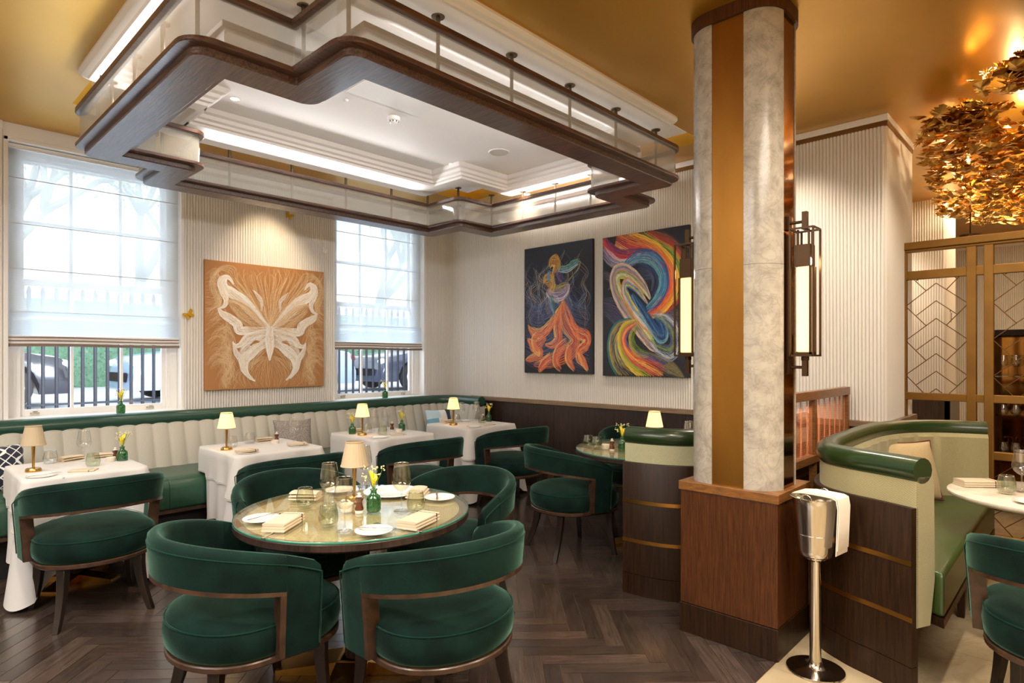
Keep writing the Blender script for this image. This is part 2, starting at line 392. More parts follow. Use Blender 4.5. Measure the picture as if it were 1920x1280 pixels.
# herringbone boards
rnd = random.Random(3)
W_, n_ = .088, 6
L_ = W_*n_
fm = MB(); g = .0015
ca, sa = cos(R(45)), sin(R(45))
def plank(x0, y0, x1, y1):
    cx, cy = (x0+x1)/2, (y0+y1)/2
    wx, wy = cx*ca-cy*sa+1.2, cx*sa+cy*ca+2.5
    if not (-2.4 < wx < 5.2 and .8 < wy < 6.05): return
    t = rnd.uniform(.62, 1.35); col = (t*rnd.uniform(.97,1.03), t, t*rnd.uniform(.95,1.05), 1)
    pts = [(x0+g,y0+g),(x1-g,y0+g),(x1-g,y1-g),(x0+g,y1-g)]
    pts = [(x*ca-y*sa+1.2, x*sa+y*ca+2.5) for x, y in pts]
    cl_ = []
    for i in range(4):
        p, q = pts[i], pts[(i+1) % 4]
        if p[1] >= 1.12: cl_.append(p)
        if (p[1]-1.12)*(q[1]-1.12) < 0: s_ = (1.12-p[1])/(q[1]-p[1]); cl_.append((p[0]+(q[0]-p[0])*s_, 1.12))
    if len(cl_) < 3: return
    pts = cl_; n4 = len(pts); ru = rnd.uniform(0, 9)
    h = rnd.uniform(-.0004, .0004)
    v = [(x,y,-.004) for x,y in pts]+[(x,y,h) for x,y in pts]
    uv = []
    for x, y in pts*2:
        lx = (x-1.2)*ca+(y-2.5)*sa; ly = -(x-1.2)*sa+(y-2.5)*ca
        uv.append((lx+ru, ly*1.0+ru) if x1-x0 > y1-y0 else (ly+ru, lx+ru))
    fm.add(v, [tuple(range(n4, 2*n4))]+[(i, (i+1) % n4, n4+(i+1) % n4, n4+i) for i in range(n4)], uvs=uv, col=col)
for k in range(-70, 70):
    for q in range(-8, 9):
        x, y = (k+2*n_*q)*W_, k*W_
        plank(x, y, x+L_, y+W_); plank(x+L_, y+W_-L_, x+L_+W_, y+W_)
M['floor'] = woodmat('parquet_oak_dark', srgb(50,40,35), srgb(78,64,56), .25, (3,40,1), .5, vcol=True, ns=2.2, coords='UV')
o = fm.build('floor_parquet', M['floor']); struct(o, 'dark herringbone parquet boards')
m = MB()
M['marblefloor'] = marblemat('floor_marble', srgb(184,166,134), srgb(134,114,84), 1.6, .22, .5)
for i in range(-3, 15):
    for j in range(-3, 2):
        x0, y0 = 2.2+i*.8-2.4*0, 1.117-(j+3)*.8
        m.box(x0+.001, x0+.799, y0-.799, y0-.001, -.004, 0)
struct(m.build('floor_marble', M['marblefloor']), 'veined cream marble floor slabs')
m = MB(); m.box(WX, 12, 1.117, 6.1, -.004, 0); struct(m.build('floor_far', M['marblefloor']))

# ------------------------------------------------------------------ fluted walls
PIT = .0255
def flute_run(m, a, b, z0, z1, depth=.016, nseg=6):
    """half-round ribs from plan point a to b (ribs stand out to the left of a->b)"""
    L = hypot(b[0]-a[0], b[1]-a[1]); n = max(1, round(L/PIT)); ux, uy = (b[0]-a[0])/L, (b[1]-a[1])/L; nx, ny = -uy, ux
    pts = []
    for i in range(n):
        for k in range(nseg):
            t = (i+k/nseg)*L/n; d = depth*sin(pi*(k/nseg))**.75 if k else 0
            pts.append((a[0]+ux*t+nx*d, a[1]+uy*t+ny*d))
    pts.append(b)
    K = len(pts)
    m.add([(x,y,z0) for x,y in pts]+[(x,y,z1) for x,y in pts], [(i, i+1, K+i+1, K+i) for i in range(K-1)])
def fbox(m, x0, x1, y0, y1, z0, z1): m.box(x0, x1, y0, y1, z0, z1, 1)
W1 = (.715, 2.02); W2 = (3.55, 4.865)
m = MB(); D = .30
for x0, x1 in ((-2.6, W1[0]), (W1[1], W2[0]), (W2[1], WX)):
    fbox(m, x0, x1, WY, WY+D, 0, CH); flute_run(m, (x1, WY-.0005), (x0, WY-.0005), .95, CH-.06)
for w in (W1, W2):
    fbox(m, w[0], w[1], WY, WY+D, 0, .985); fbox(m, w[0], w[1], WY, WY+D, 3.22, CH)
struct(m.build('wall_left', [M['flute'], M['white']], smooth=True, auto=50), 'off-white fluted wall with two tall windows')
m2 = MB(); fbox(m2, WX, WX+.9, 1.13, WY+.3, 0, CH)
flute_run(m2, (WX-.0005, 1.13), (WX-.0005, WY), 1.0, CH-.06)
flute_run(m2, (WX+.9, 1.1295), (WX, 1.1295), 1.0, CH-.06)
struct(m2.build('wall_right', [M['flute'], M['white']], smooth=True, auto=50), 'off-white fluted wall behind the two dark paintings')
# far pier and walls of the next room
m = MB(); fbox(m, 8.55, 9.2, 1.22, 3.2, 0, CH)
flute_run(m, (8.5495, 1.22), (8.5495, 3.2), 1.0, CH)
flute_run(m, (9.2, 1.2195), (8.55, 1.2195), 1.0, CH)
struct(m.build('wall_pier', [M['flute'], M['white']], smooth=True, auto=50), 'fluted pier in the next room behind the gold lattice')
m = MB(); fbox(m, 11.6, 11.7, -2.6, 6, 0, CH); fbox(m, WX+.9, 11.6, 4.2, 4.3, 0, CH)
flute_run(m, (11.5995, -2.6), (11.5995, 4.2), 0, CH-.2)
struct(m.build('wall_back', [M['flute'], M['white']], smooth=True, auto=50))
m = MB(); m.box(-2.6, 12, -2.7, -2.6, 0, CH); struct(m.build('wall_front', PB('warm_wall', srgb(196,176,140), .7)))
m = MB(); m.box(-2.7, -2.6, -2.6, 6.4, 0, CH); struct(m.build('wall_side', PB('warm_wall_side', srgb(200,186,160), .7)))

# ceiling: gold leaf with an opening for the white tray
SX0, SX1, SY0, SY1 = .91, 4.98, 2.29, 5.45
m = MB()
m.box(-2.7, 12, -2.7, SY0+.1, CH, CH+.3); m.box(-2.7, 12, SY1-.1, 6.5, CH, CH+.3)
m.box(-2.7, SX0+.1, SY0+.1, SY1-.1, CH, CH+.3); m.box(SX1-.1, 12, SY0+.1, SY1-.1, CH, CH+.3)
struct(m.build('ceiling', M['gold_ceiling']), 'satin gold ceiling')
# white stepped plaster tray
def ring_loft(m, prof, x0, x1, y0, y1, nx, ny, rc, mi=0):
    rings = [[(x,y,z) for x,y in cross_outline(x0,x1,y0,y1,nx,ny,ins,rc)] for ins, z in prof]
    m.loft(rings, closed_u=True, closed_v=True, caps=False, mi=mi)
m = MB()
rg = [[(x,y,z) for x,y in cross_outline(SX0,SX1,SY0,SY1,.66,.70,ins,.09)] for ins, z in [(.0,CH+.02),(.0,3.315),(.02,3.298),(.05,3.292),(.06,3.282),(.11,3.28)]]
rg += [[(x,y,z) for x,y in cross_outline(1.0,4.73,2.72,5.0,.66,.44,ins,.04)] for ins, z in [(0,3.28),(.004,3.30),(.03,3.305),(.035,3.325),(.06,3.335),(.07,3.36),(.10,3.37),(.125,3.40),(.13,3.46)]]
rg += [[(x,y,3.46) for x,y in cross_outline(SX0,SX1,SY0,SY1,.66,.70,.02,.09)]]
m.loft(rg, closed_u=True, closed_v=True, caps=False)
m.box(SX0+.2, SX1-.2, SY0+.2, SY1-.2, 3.40, 3.62)
struct(m.build('ceiling_tray', M['softwhite'], smooth=True, auto=28), 'white stepped plaster ceiling tray above the oak canopy')
# access panel line
m = MB(); m.box(2.34, 2.98, 3.56, 3.86, 3.394, 3.4005)
struct(m.build('ceiling_hatch', M['white'], bevel=.001), 'flush white access hatch in the tray')
# crown strips
m = MB()
for x0, x1 in ((-2.6, W1[0]-.005), (W1[1], W2[0]), (W2[1], WX)): m.box(x0, x1, WY-.028, WY, CH-.066, CH)
m.box(WX-.028, WX, 1.102, WY-.028, CH-.05, CH); m.box(WX, WX+.9, 1.102, 1.13, CH-.05, CH)
struct(m.build('trim_1', M['white'], bevel=.004))
m = MB(); m.box(WX-.022, WX, 1.108, WY-.028, CH-.086, CH-.052); m.box(WX, WX+.9, 1.108, 1.13, CH-.086, CH-.052)
m.box(W1[1]+.0, W2[0], WY-.02, WY, CH-.1, CH-.068)
struct(m.build('trim_2', M['crown'], bevel=.002))
# dado on the painting wall
m = MB()
ys = [1.10, 1.95, 2.75, 3.55, 4.35, 5.15, 5.70]
for a, b in zip(ys, ys[1:]): m.box(WX-.03, WX-.001, a+.001, b-.001, 0, .955)
m.box(WX-.03, WX+.9, 1.10, 1.129, 0, .955)
struct(m.build('trim_3', M['dado'], bevel=.001), 'dark wood dado panels under the two paintings')
m = MB(); m.box(WX-.05, WX, 1.075, 5.70, .958, 1.006); m.box(WX, WX+.92, 1.08, 1.13, .958, 1.006)
struct(m.build('trim_4', M['rail'], bevel=.004), 'pale brown dado rail')
m = MB(); m.box(8.50, 8.549, 1.17, 3.2, 0, 1.0); m.box(8.5, 9.25, 1.17, 1.219, 0, 1.0)
struct(m.build('trim_5', M['dado'], bevel=.002))

# ------------------------------------------------------------------ windows
def window(n, w):
    y0 = WY+.115
    x0, x1 = w
    root = thing('window_%d' % n, 'white timber sash window %s' % ('beside the ochre painting, the wider view' if n == 1 else 'near the corner of the room'), 'window')
    root['kind'] = 'structure'
    f = MB()
    # lining / reveals
    f.box(x0, x0+.03, WY-.012, y0+.12, .985, 3.22); f.box(x1-.03, x1, WY-.012, y0+.12, .985, 3.22); f.box(x0, x1, WY-.012, y0+.12, 3.19, 3.22)
    for k, (a, b) in enumerate(((.03,.06),(.06,.085))):
        yy = y0-.02+k*.025
        f.box(x0+a, x0+b+.03, yy, yy+.03, .99, 3.19); f.box(x1-b-.03, x1-a, yy, yy+.03, .99, 3.19); f.box(x0+a, x1-a, yy, yy+.03, 3.19-b-.02, 3.19-a)
    f.box(x0+.03, x1-.03, y0-.03, y0+.12, .99, 1.014)
    f.box(x0+.06, x0+.12, y0-.01, y0+.02, 1.0, 3.15); f.box(x1-.12, x1-.06, y0-.01, y0+.02, 1.0, 3.15)
    f.build('window_frame', M['white'], root, bevel=.004)
    s = MB(); s.box(x0-.0, x1+.0, WY-.22, y0+.1, .985, 1.012)
    s.build('window_sill', M['white'], root, bevel=.006)
    ix0, ix1 = x0+.105, x1-.105
    for nm, z0, z1, yy, rows in (('sash', 1.012, 2.12, y0+.02, 1), ('sash', 2.08, 3.12, y0+.06, 2)):
        q = MB()
        q.box(ix0, ix0+.045, yy, yy+.035, z0, z1); q.box(ix1-.045, ix1, yy, yy+.035, z0, z1)
        q.box(ix0+.045, ix1-.045, yy+.0005, yy+.0345, z0, z0+.055); q.box(ix0+.045, ix1-.045, yy+.0005, yy+.0345, z1-.045, z1)
        for k in (1, 2):
            xx = ix0+(ix1-ix0)*k/3; q.box(xx-.011, xx+.011, yy+.004, yy+.031, z0+.05, z1-.04)
        for k in range(1, rows): zz = z0+(z1-z0)*k/rows; q.box(ix0+.04, ix1-.04, yy+.006, yy+.029, zz-.011, zz+.011)
        sa_ = q.build(nm, M['white'], root, bevel=.003)
        p = MB(); p.box(ix0+.02, ix1-.02, yy+.015, yy+.019, z0+.02, z1-.02); p.build('pane', M['pane'], sa_)
        if z0 < 1.5:
            for t in (.1, .87):
                xx = ix0+(ix1-ix0)*t; l = MB(); l.box(xx-.03, xx+.03, yy-.006, yy, z0+.008, z0+.03); l.tube([(xx-.02,yy-.006,z0+.02),(xx-.012,yy-.03,z0+.036),(xx+.012,yy-.03,z0+.036),(xx+.02,yy-.006,z0+.02)], .006, 6)
                l.build('sash_lift', M['steel'], sa_, smooth=True, auto=40)
    return root
window(1, W1); window(2, W2)
# ------------------------------------------------------------------ roman blinds
def blindmat():
    m, nt, N, L = newmat('sheer_blind_fabric')
    o = node(nt, 'ShaderNodeOutputMaterial')
    t = node(nt, 'ShaderNodeBsdfTransparent'); t.inputs[0].default_value = (1,1,1,1)
    d = node(nt, 'ShaderNodeBsdfDiffuse'); d.inputs[0].default_value = srgb(228,232,236)
    tl = node(nt, 'ShaderNodeBsdfTranslucent'); tl.inputs[0].default_value = srgb(222,230,236)
    a = node(nt, 'ShaderNodeMixShader'); a.inputs[0].default_value = .62; L.new(d.outputs[0], a.inputs[1]); L.new(tl.outputs[0], a.inputs[2])
    b = node(nt, 'ShaderNodeMixShader'); L.new(t.outputs[0], b.inputs[1]); L.new(a.outputs[0], b.inputs[2])
    tc = node(nt, 'ShaderNodeTexCoord'); w = node(nt, 'ShaderNodeTexWave', wave_type='BANDS', bands_direction='Z'); w.inputs['Scale'].default_value = 34; w.inputs['Distortion'].default_value = 1.5; w.inputs['Detail Scale'].default_value = 3
    L.new(tc.outputs['Object'], w.inputs['Vector'])
    mr = node(nt, 'ShaderNodeMapRange'); mr.inputs[3].default_value = .64; mr.inputs[4].default_value = .76; L.new(w.outputs['Fac'], mr.inputs[0]); L.new(mr.outputs[0], b.inputs[0])
    L.new(b.outputs[0], o.inputs[0]); return m
M['sheer'] = blindmat()
M['blindseam'] = PB('blind_seam', srgb(196,198,196), .8)
def blind(w, lab):
    x0, x1 = w[0]+.022, w[1]-.035; y = WY+.058
    root = thing('roman_blind', lab, 'blind', ((x0+x1)/2, y, 3.185), 0, 'sheer roman blinds')
    hx = (x1-x0)/2; z = lambda q: q-3.185
    h = MB(); h.box(-hx, hx, -.02, .02, -.035, 0); h.build('headrail', M['white'], root, bevel=.003)
    s = MB()
    nx = 24
    def sheet(z0, z1, yf, nz=8, mi=0, off=0):
        vs = [((i/nx*2-1)*hx, yf(i/nx, k/nz)+off, z0+(z1-z0)*k/nz+.004*sin(3*i/nx)*(1-k/nz)) for k in range(nz+1) for i in range(nx+1)]
        s.add(vs, [(k*(nx+1)+i, k*(nx+1)+i+1, (k+1)*(nx+1)+i+1, (k+1)*(nx+1)+i) for k in range(nz) for i in range(nx)], mi)
    sheet(z(1.80), -.02, lambda u, v: .004*sin(9*u)*(1-v), 10)
    s.build('sheer_panel', M['sheer'], root, smooth=True)
    s = MB()
    sheet(z(1.66), z(1.86), lambda u, v: -.014+.004*sin(8*u+2), 3); 
    sheet(z(1.655), z(1.79), lambda u, v: -.022+.004*sin(8*u+1), 3)
    s.build('gathered_fold', M['sheer'], root, smooth=True)
    s = MB()
    sheet(z(1.60), z(1.665), lambda u, v: -.030+.004*sin(7*u), 2); s.build('white_hem_fold', PB('blind_hem', srgb(238,234,230), .8), root, smooth=True)
    b = MB()
    for z0, z1, yy in ((1.648,1.656,-.036),(1.622,1.630,-.038),(1.578,1.602,-.040)):
        for i in range(nx):
            xa, xb = (i/nx*2-1)*hx, ((i+1)/nx*2-1)*hx
            za, zb = .004*sin(3*i/nx*2), .004*sin(3*(i+1)/nx*2)
            b.add([(xa,yy,z(z0)+za),(xb,yy,z(z0)+zb),(xb,yy,z(z1)+zb),(xa,yy,z(z1)+za),(xa,yy+.004,z(z0)+za),(xb,yy+.004,z(z0)+zb),(xb,yy+.004,z(z1)+zb),(xa,yy+.004,z(z1)+za)], [(0,1,2,3),(7,6,5,4),(3,2,6,7),(1,0,4,5)])
    b.build('striped_border', M['stripe'], root)
    r = MB()
    for zz in (2.92, 2.56, 2.20, 1.86): r.box(-hx, hx, -.006, -.003, z(zz)-.003, z(zz)+.003)
    r.build('rod_pocket', M['blindseam'], root)
    c = MB(); c.tube([(hx+.012,-.03,0),(hx+.010,-.03,-.9),(hx+.016,-.02,-1.35)], .0025, 6); c.build('cord', M['blindseam'], root)
    return root
blind(W1, 'sheer white roman blind with taupe striped hem, on the window left of the ochre painting')
blind(W2, 'sheer white roman blind with taupe striped hem, on the window nearer the room corner')
# ------------------------------------------------------------------ hanging oak and reeded glass canopy
CX0, CX1, CY0, CY1, CNX, CNY, CW = .95, 5.01, 2.37, 5.57, .49, .50, .30
can = thing('ceiling_canopy', 'large hanging canopy ring of dark oak and reeded glass below the white tray', 'canopy', (2.96, 3.97, 3.28))
def cl(x, y, z): return (x-2.96, y-3.97, z-3.28)
def cring(prof, rc=.13):
    m = MB(); rings = [[cl(x,y,z) for x,y in cross_outline(CX0,CX1,CY0,CY1,CNX,CNY,ins,rc)] for ins, z in prof]
    m.loft(rings, closed_u=True, closed_v=True, caps=False); return m
cring([(0,2.936),(0,2.918),(.004,2.914),(.05,2.912),(.055,2.912),(CW-.05,2.912),(CW-.004,2.914),(CW,2.918),(CW,2.936)]).build('lip_board', M['canopy'], can, smooth=True, auto=30)
cring([(.052,2.912),(.052,2.880),(.058,2.874),(CW-.058,2.874),(CW-.052,2.880),(CW-.052,2.912)]).build('lower_board', M['canopyx'], can, smooth=True, auto=30)
cring([(0.0,3.172),(0.0,3.146),(.004,3.142),(.042,3.142),(.046,3.146),(.046,3.172),(.042,3.176),(.004,3.176)]).build('outer_top_rail', M['canopy'], can, smooth=True, auto=30)
cring([(CW-.046,3.172),(CW-.046,3.146),(CW-.042,3.142),(CW-.004,3.142),(CW,3.146),(CW,3.172),(CW-.004,3.176),(CW-.042,3.176)]).build('inner_top_rail', M['canopy'], can, smooth=True, auto=30)
cring([(.026,2.937),(.026,3.143),(.030,3.143),(.030,2.937)]).build('outer_glass', M['reed'], can, smooth=True, auto=30)
cring([(CW-.026,2.937),(CW-.026,3.143),(CW-.030,3.143),(CW-.030,2.937)]).build('inner_glass', M['reed'], can, smooth=True, auto=30)
h = CW/2
rods = [(x, CY0+.11) for x in (1.52,2.05,2.61,3.165,3.70,4.255)]+[(x, CY1-.15) for x in (1.62,2.15,2.72,3.29,3.84,4.33)]
rods += [(CX0+.13, y) for y in (3.1,3.6,4.1,4.6,4.95)]+[(CX1-.15, y) for y in (3.1,3.55,4.0,4.45,4.93)]+[(4.40,4.98),(1.56,2.98)]
for x, y in rods:
    r = MB(); zt = 3.281 if True else CH
    if not (SX0+.03 < x < SX1-.03 and SY0+.03 < y < SY1-.03) : zt = CH
    # inside the tray bite corners the gold ceiling is the anchor
    if (x > SX1-.66 or x < SX0+.66) and (y > SY1-.70 or y < SY0+.70): zt = CH
    p = cl(x, y, 0)
    r.lathe([(.0,2.937-3.28),(.0105,2.937-3.28),(.0105,3.205-3.28),(.013,3.207-3.28),(.013,zt-.03-3.28),(.011,zt-.029-3.28),(.011,zt-.008-3.28),(.034,zt-.007-3.28),(.036,zt-.004-3.28),(.036,zt-3.28)], 14, (p[0], p[1]))
    r.build('suspension_rod', M['rod'], can, smooth=True, auto=40)
# ------------------------------------------------------------------ fittings in the tray
def ceiling_disc(name, lab, cat, x, y, z, prof, mat, mats2=None):
    t = thing(name, lab, cat, (x, y, z)); m = MB(); m.lathe(prof, 24); m.build('housing', mat, t, smooth=True, auto=40); return t
t = ceiling_disc('smoke_detector', 'white domed smoke detector on the tray ceiling', 'smoke detector', 2.87, 4.02, 3.40, [(0,-.052),(.022,-.052),(.034,-.042),(.036,-.03),(.045,-.028),(.05,-.018),(.05,0)], M['plastic'])
v = MB()
for k in range(8): a = TAU*k/8; v.box(.033*cos(a)-.004, .033*cos(a)+.004, .033*sin(a)-.004, .033*sin(a)+.004, -.041, -.031)
v.build('vent', M['black'], t)
ceiling_disc('heat_sensor', 'tiny white sensor dome on the tray ceiling beside the hatch', 'sensor', 2.43, 4.0, 3.40, [(0,-.016),(.012,-.014),(.02,-.004),(.02,0)], M['plastic'])
t = ceiling_disc('ceiling_speaker', 'round flush white speaker grille on the tray ceiling', 'speaker', 4.03, 3.99, 3.40, [(.088,-.006),(.095,-.006),(.1,0)], M['plastic'])
m = MB(); m.lathe([(0,-.003),(.088,-.004)], 24); m.build('grille', M['grille'], t, smooth=True)
def twin_spot(x, y, z, lab, dx=.11, on=True, energy=20):
    t = thing('twin_downlight', lab, 'downlight', (x, y, z), 0, 'recessed twin downlights')
    for s in (-1, 1):
        b = MB(); b.lathe([(.030,0),(.033,-.004),(.036,-.002),(.036,0)], 18, (s*dx/2, 0)); b.build('bezel', M['plastic'], t, smooth=True)
        g_ = MB(); g_.lathe([(0,-.001),(.026,-.002),(.028,0)], 16, (s*dx/2, 0)); g_.build('lens', M['bulb'], t, smooth=True)
    return t
twin_spot(1.80, 4.58, 3.40, 'pair of lit spotlights at the left end of the tray ceiling')
twin_spot(4.02, 4.58, 3.40, 'pair of lit spotlights at the far right corner of the tray ceiling')
for x, y, lab in ((5.10, 4.62, 'small lit downlight in the gold ceiling beyond the canopy corner'),):
    t = thing('downlight', lab, 'downlight', (x, y, CH)); b = MB(); b.lathe([(.04,0),(.044,-.004),(.05,0)], 18); b.build('bezel', M['plastic'], t, smooth=True)
    b = MB(); b.lathe([(0,-.001),(.04,-.002)], 18); b.build('lens', M['bulb'], t)

# ------------------------------------------------------------------ column on its plinth
PX0, PX1, PY0, PY1 = 3.055, 3.525, 1.105, 1.64
pl = thing('column_plinth', 'tall square dark oak plinth with a lighter cap under the marble column', 'plinth', ((PX0+PX1)/2, (PY0+PY1)/2, 0))
hx, hy_ = (PX1-PX0)/2, (PY1-PY0)/2
m = MB(); m.box(-hx+.008, hx-.008, -hy_+.008, hy_-.008, .16, .772); m.build('body', M['plinthwood'], pl, bevel=.003)
m = MB(); m.box(-hx+.004, hx-.004, -hy_+.004, hy_-.004, 0, .158); m.build('skirting', M['darkwood'], pl, bevel=.003)
m = MB(); m.box(-hx, hx, -hy_, hy_, .774, .822); m.build('cap', M['capwood'], pl, bevel=.003)
KX0, KX1, KY0, KY1, KR = 3.075, 3.49, 1.13, 1.615, .14
kc = ((KX0+KX1)/2, (KY0+KY1)/2)
colm = thing('column', 'tall marble and brass column with rounded corners on the oak plinth', 'column', (kc[0], kc[1], .822))
a, b = (KX1-KX0)/2, (KY1-KY0)/2
FX, FY = .085, .085      # half widths of the flats
def corner_piece(sx, sy, mat, z0, z1):
    pts = []; pts.append((FX+.001, b)); 
    arc = [(a-KR+KR*cos(q), b-KR+KR*sin(q)) for q in [pi/2*(1-k/14) for k in range(15)]]
    pts += [p for p in arc if p[0] > FX+.001 and p[1] > FY+.001] + [(a, FY+.001), (.03, FY+.001), (.03, .03), (FX+.001, .03)]
    pts = [(sx*x, sy*y) for x, y in pts]
    m = MB(); m.prism(pts, z0, z1); return m
Hc = CH-.07-.822
seams = [0, .86, 1.72, Hc]
for sx in (-1, 1):
    for sy in (-1, 1):
        m = corner_piece(sx, sy, None, 0, Hc)
        q = MB()
        for z0, z1 in ((0, Hc*.47), (Hc*.47+.0015, Hc)): 
            mm = corner_piece(sx, sy, None, z0, z1); q.add(mm.v, mm.f)
        q.build('marble_corner', M['marblecol'], colm, smooth=True, auto=30)
m = MB(); m.box(-a+.006, -a+.05, -FY, FY, 0, Hc); m.build('brass_panel', M['brasspanel'], colm)
m = MB(); m.box(a-.05, a-.006, -FY, FY, 0, Hc); m.build('brass_panel', M['brasspanel'], colm)
m = MB(); m.box(-FX, FX, -b+.006, -b+.05, 0, Hc); m.build('bronze_panel', M['bronze'], colm)
m = MB(); m.box(-FX, FX, b-.05, b-.006, 0, Hc); m.build('bronze_panel', M['bronze'], colm)
m = MB(); m.prism(roundpoly([(-a-.012,-b-.012),(a+.012,-b-.012),(a+.012,b+.012),(-a-.012,b+.012)], KR+.012, 12), Hc+.001, Hc+.07)
m.build('capital', M['plinthwood'], colm, smooth=True, auto=35)
# ------------------------------------------------------------------ wall lanterns on the column
def sconce(sy, lab):
    y0 = KY0+.006 if sy < 0 else KY1-.006
    t = thing('column_lantern', lab, 'wall lamp', (3.27, y0, 1.50), 0 if sy < 0 else pi, 'bronze lanterns on the marble column')
    m = MB()   # local: wall at y=0, lamp towards -y
    m.box(-.028, .028, -.012, 0, -.02, .62); m.build('back_plate', M['darkbronze'], t, bevel=.002)
    for z in (-.055, .685):
        m = MB(); m.box(-.02, .02, -.014, 0, z-.035, z+.035); m.tube([(0,-.012,z),(0,-.085,z)], .008, 8); m.build('bracket', M['darkbronze'], t, bevel=.001)
    m = MB(); m.box(-.013, .013, -.098, -.072, .645, .735); m.build('top_finial', M['darkbronze'], t, bevel=.0015)
    m = MB(); m.box(-.013, .013, -.098, -.072, -.10, .006); m.lathe([(.019,-.02),(.019,0)], 12, (0,-.085), cap=True); m.build('bottom_finial', M['darkbronze'], t, bevel=.0015)
    m = MB(); c = -.085; r = .055; w = .0045
    for sx in (-1, 1):
        for q in (-1, 1): m.box(sx*r-w, sx*r+w, c+q*r-w, c+q*r+w, 0, .645)
        for z in (0, .64):
            m.box(sx*r-w, sx*r+w, c-r, c+r, z, z+.009); m.box(-r, r, c+sx*r-w, c+sx*r+w, z, z+.009)
    for z in (0, .64): m.box(-r, r, c-w, c+w, z, z+.008)
    m.build('cage', M['darkbronze'], t)
    m = MB(); m.box(-.036, .036, c-.036, c+.036, .455, .565)
    for sx in (-1, 1):
        for q in (-1, 1): m.box(sx*.026-.005, sx*.026+.005, c+q*.026-.005, c+q*.026+.005, .565, .642)
    m.build('lamp_cap', M['darkbronze'], t, bevel=.002)
    m = MB(); m.box(-.033, .033, c-.033, c+.033, .022, .454); m.build('glass_tube', M['sconceglow'], t, bevel=.006)
    m = MB(); m.box(.031, .041, c-.041, c-.031, .012, .454); m.box(-.041, -.031, c-.041, c-.031, .012, .454); m.box(-.041, .041, c-.041, c+.041, .009, .021); m.build('lamp_base', M['darkbronze'], t)
    return t
sconce(-1, 'lit bronze lantern on the right side of the marble column')
sconce(1, 'lit bronze lantern half hidden on the left side of the marble column')

# ------------------------------------------------------------------ curved booths
def booth(name, path, lab, seat_poly, seatmat, rollmat, fabric, legs, side):
    """path runs along the outer wood panel; room side of the seat is to the `side` of the path"""
    c0 = path[0]
    t = thing(name, lab, 'booth', (0,0,0))
    P = cat_rom(path, 10); s = side
    def sw(prof, mat, nm, **k):
        m = MB(); m.sweep(P, [(s*o, z) for o, z in prof], uvw=True, bulge=k.get('bulge')); return m.build(nm, mat, t, smooth=True, auto=k.get('auto', 35))
    sw([(0,.13),(0,.825),(.003,.83),(.040,.83),(.040,.13)], M['darkwood'], 'outer_panel')
    sw([(-.002,0),(-.002,.127),(.040,.127),(.040,0)], M['darkwood'], 'skirting')
    for z in (.575, .328):
        sw([(-.003,z),(-.003,z+.022),(.002,z+.022),(.002,z)], M['brass'], 'brass_inlay')
    sc_ = .0
    sw([(.030,.30),(.030,.94),(.045,.965),(.13,.965),(.145,.94),(.150,.60),(.150,.50),(.12,.30)], fabric, 'upholstered_back', bulge=lambda L, j: (s*.012*abs(sin(pi*L/.19)) if j in (4, 5, 6) else 0))
    m = MB(); K = 14; r = .058
    pr = [(s*(.072+r*1.05*cos(TAU*k/K)), .992+r*sin(TAU*k/K)) for k in range(K)]
    m.sweep(P, pr)
    m.build('bolster_roll', rollmat, t, smooth=True, auto=50)
    m = MB(); m.prism(seat_poly, .335, .535); m.build('seat_cushion', seatmat, t, smooth=True, auto=50, bevel=.028, seg=4)
    m = MB(); q = [(x, y) for x, y in seat_poly]; m.prism([(x, y+.012*s*0) for x, y in q], .295, .334); m.build('seat_rail', M['darkwood'], t)
    for x, y in legs:
        m = MB(); m.loft([[(x+dx*k, y+dy*k, z) for dx, dy in ((-1,-1),(1,-1),(1,1),(-1,1))] for k, z in ((.016,0),(.024,.295))]); m.build('leg', M['darkwood'], t)
    return t
p1 = [(3.15,.57),(3.22,.72),(3.285,.88),(3.40,1.03),(3.62,1.115),(3.95,1.145),(4.5,1.15),(4.85,1.11),(5.12,1.0),(5.31,.80),(5.40,.55)]
P = cat_rom(p1, 6)
def inset_path(P, d):
    out = []
    for i, p in enumerate(P):
        a = P[max(i-1,0)]; b = P[min(i+1,len(P)-1)]; t = Vector((b[0]-a[0], b[1]-a[1])).normalized(); out.append((p[0]-t.y*d, p[1]+t.x*d))
    return out
sp_ = [(x, max(y, .47)) for x, y in inset_path(P, -.155)]
sp_ = [(3.27,.47)]+[p for p in sp_ if p[1] > .5]+[(5.25,.47)]
booth('booth_seating', p1, 'curved olive leather booth with dark wood back, right of the marble column', sp_, M['leather2'], M['leatherroll2'], M['herring2'], [(4.33,.54),(5.15,.53)], -1)
p2 = [(3.315,2.17),(3.325,2.02),(3.37,1.87),(3.46,1.74),(3.62,1.645),(3.85,1.61),(4.4,1.60),(5.0,1.60),(5.2,1.60)]
P = cat_rom(p2, 6)
sp2 = inset_path(P, .155)
sp2 = [(3.47,2.22)]+[p for p in sp2 if p[1] < 2.2]+[(5.2,2.2)]
sp2 = sp2[::-1]
booth('booth_seating', p2, 'curved green booth back left of the marble column, beside the small round table', sp2, M['leather'], M['leatherroll2'], M['herringgreen'], [(3.55,2.15),(5.1,2.15)], 1)

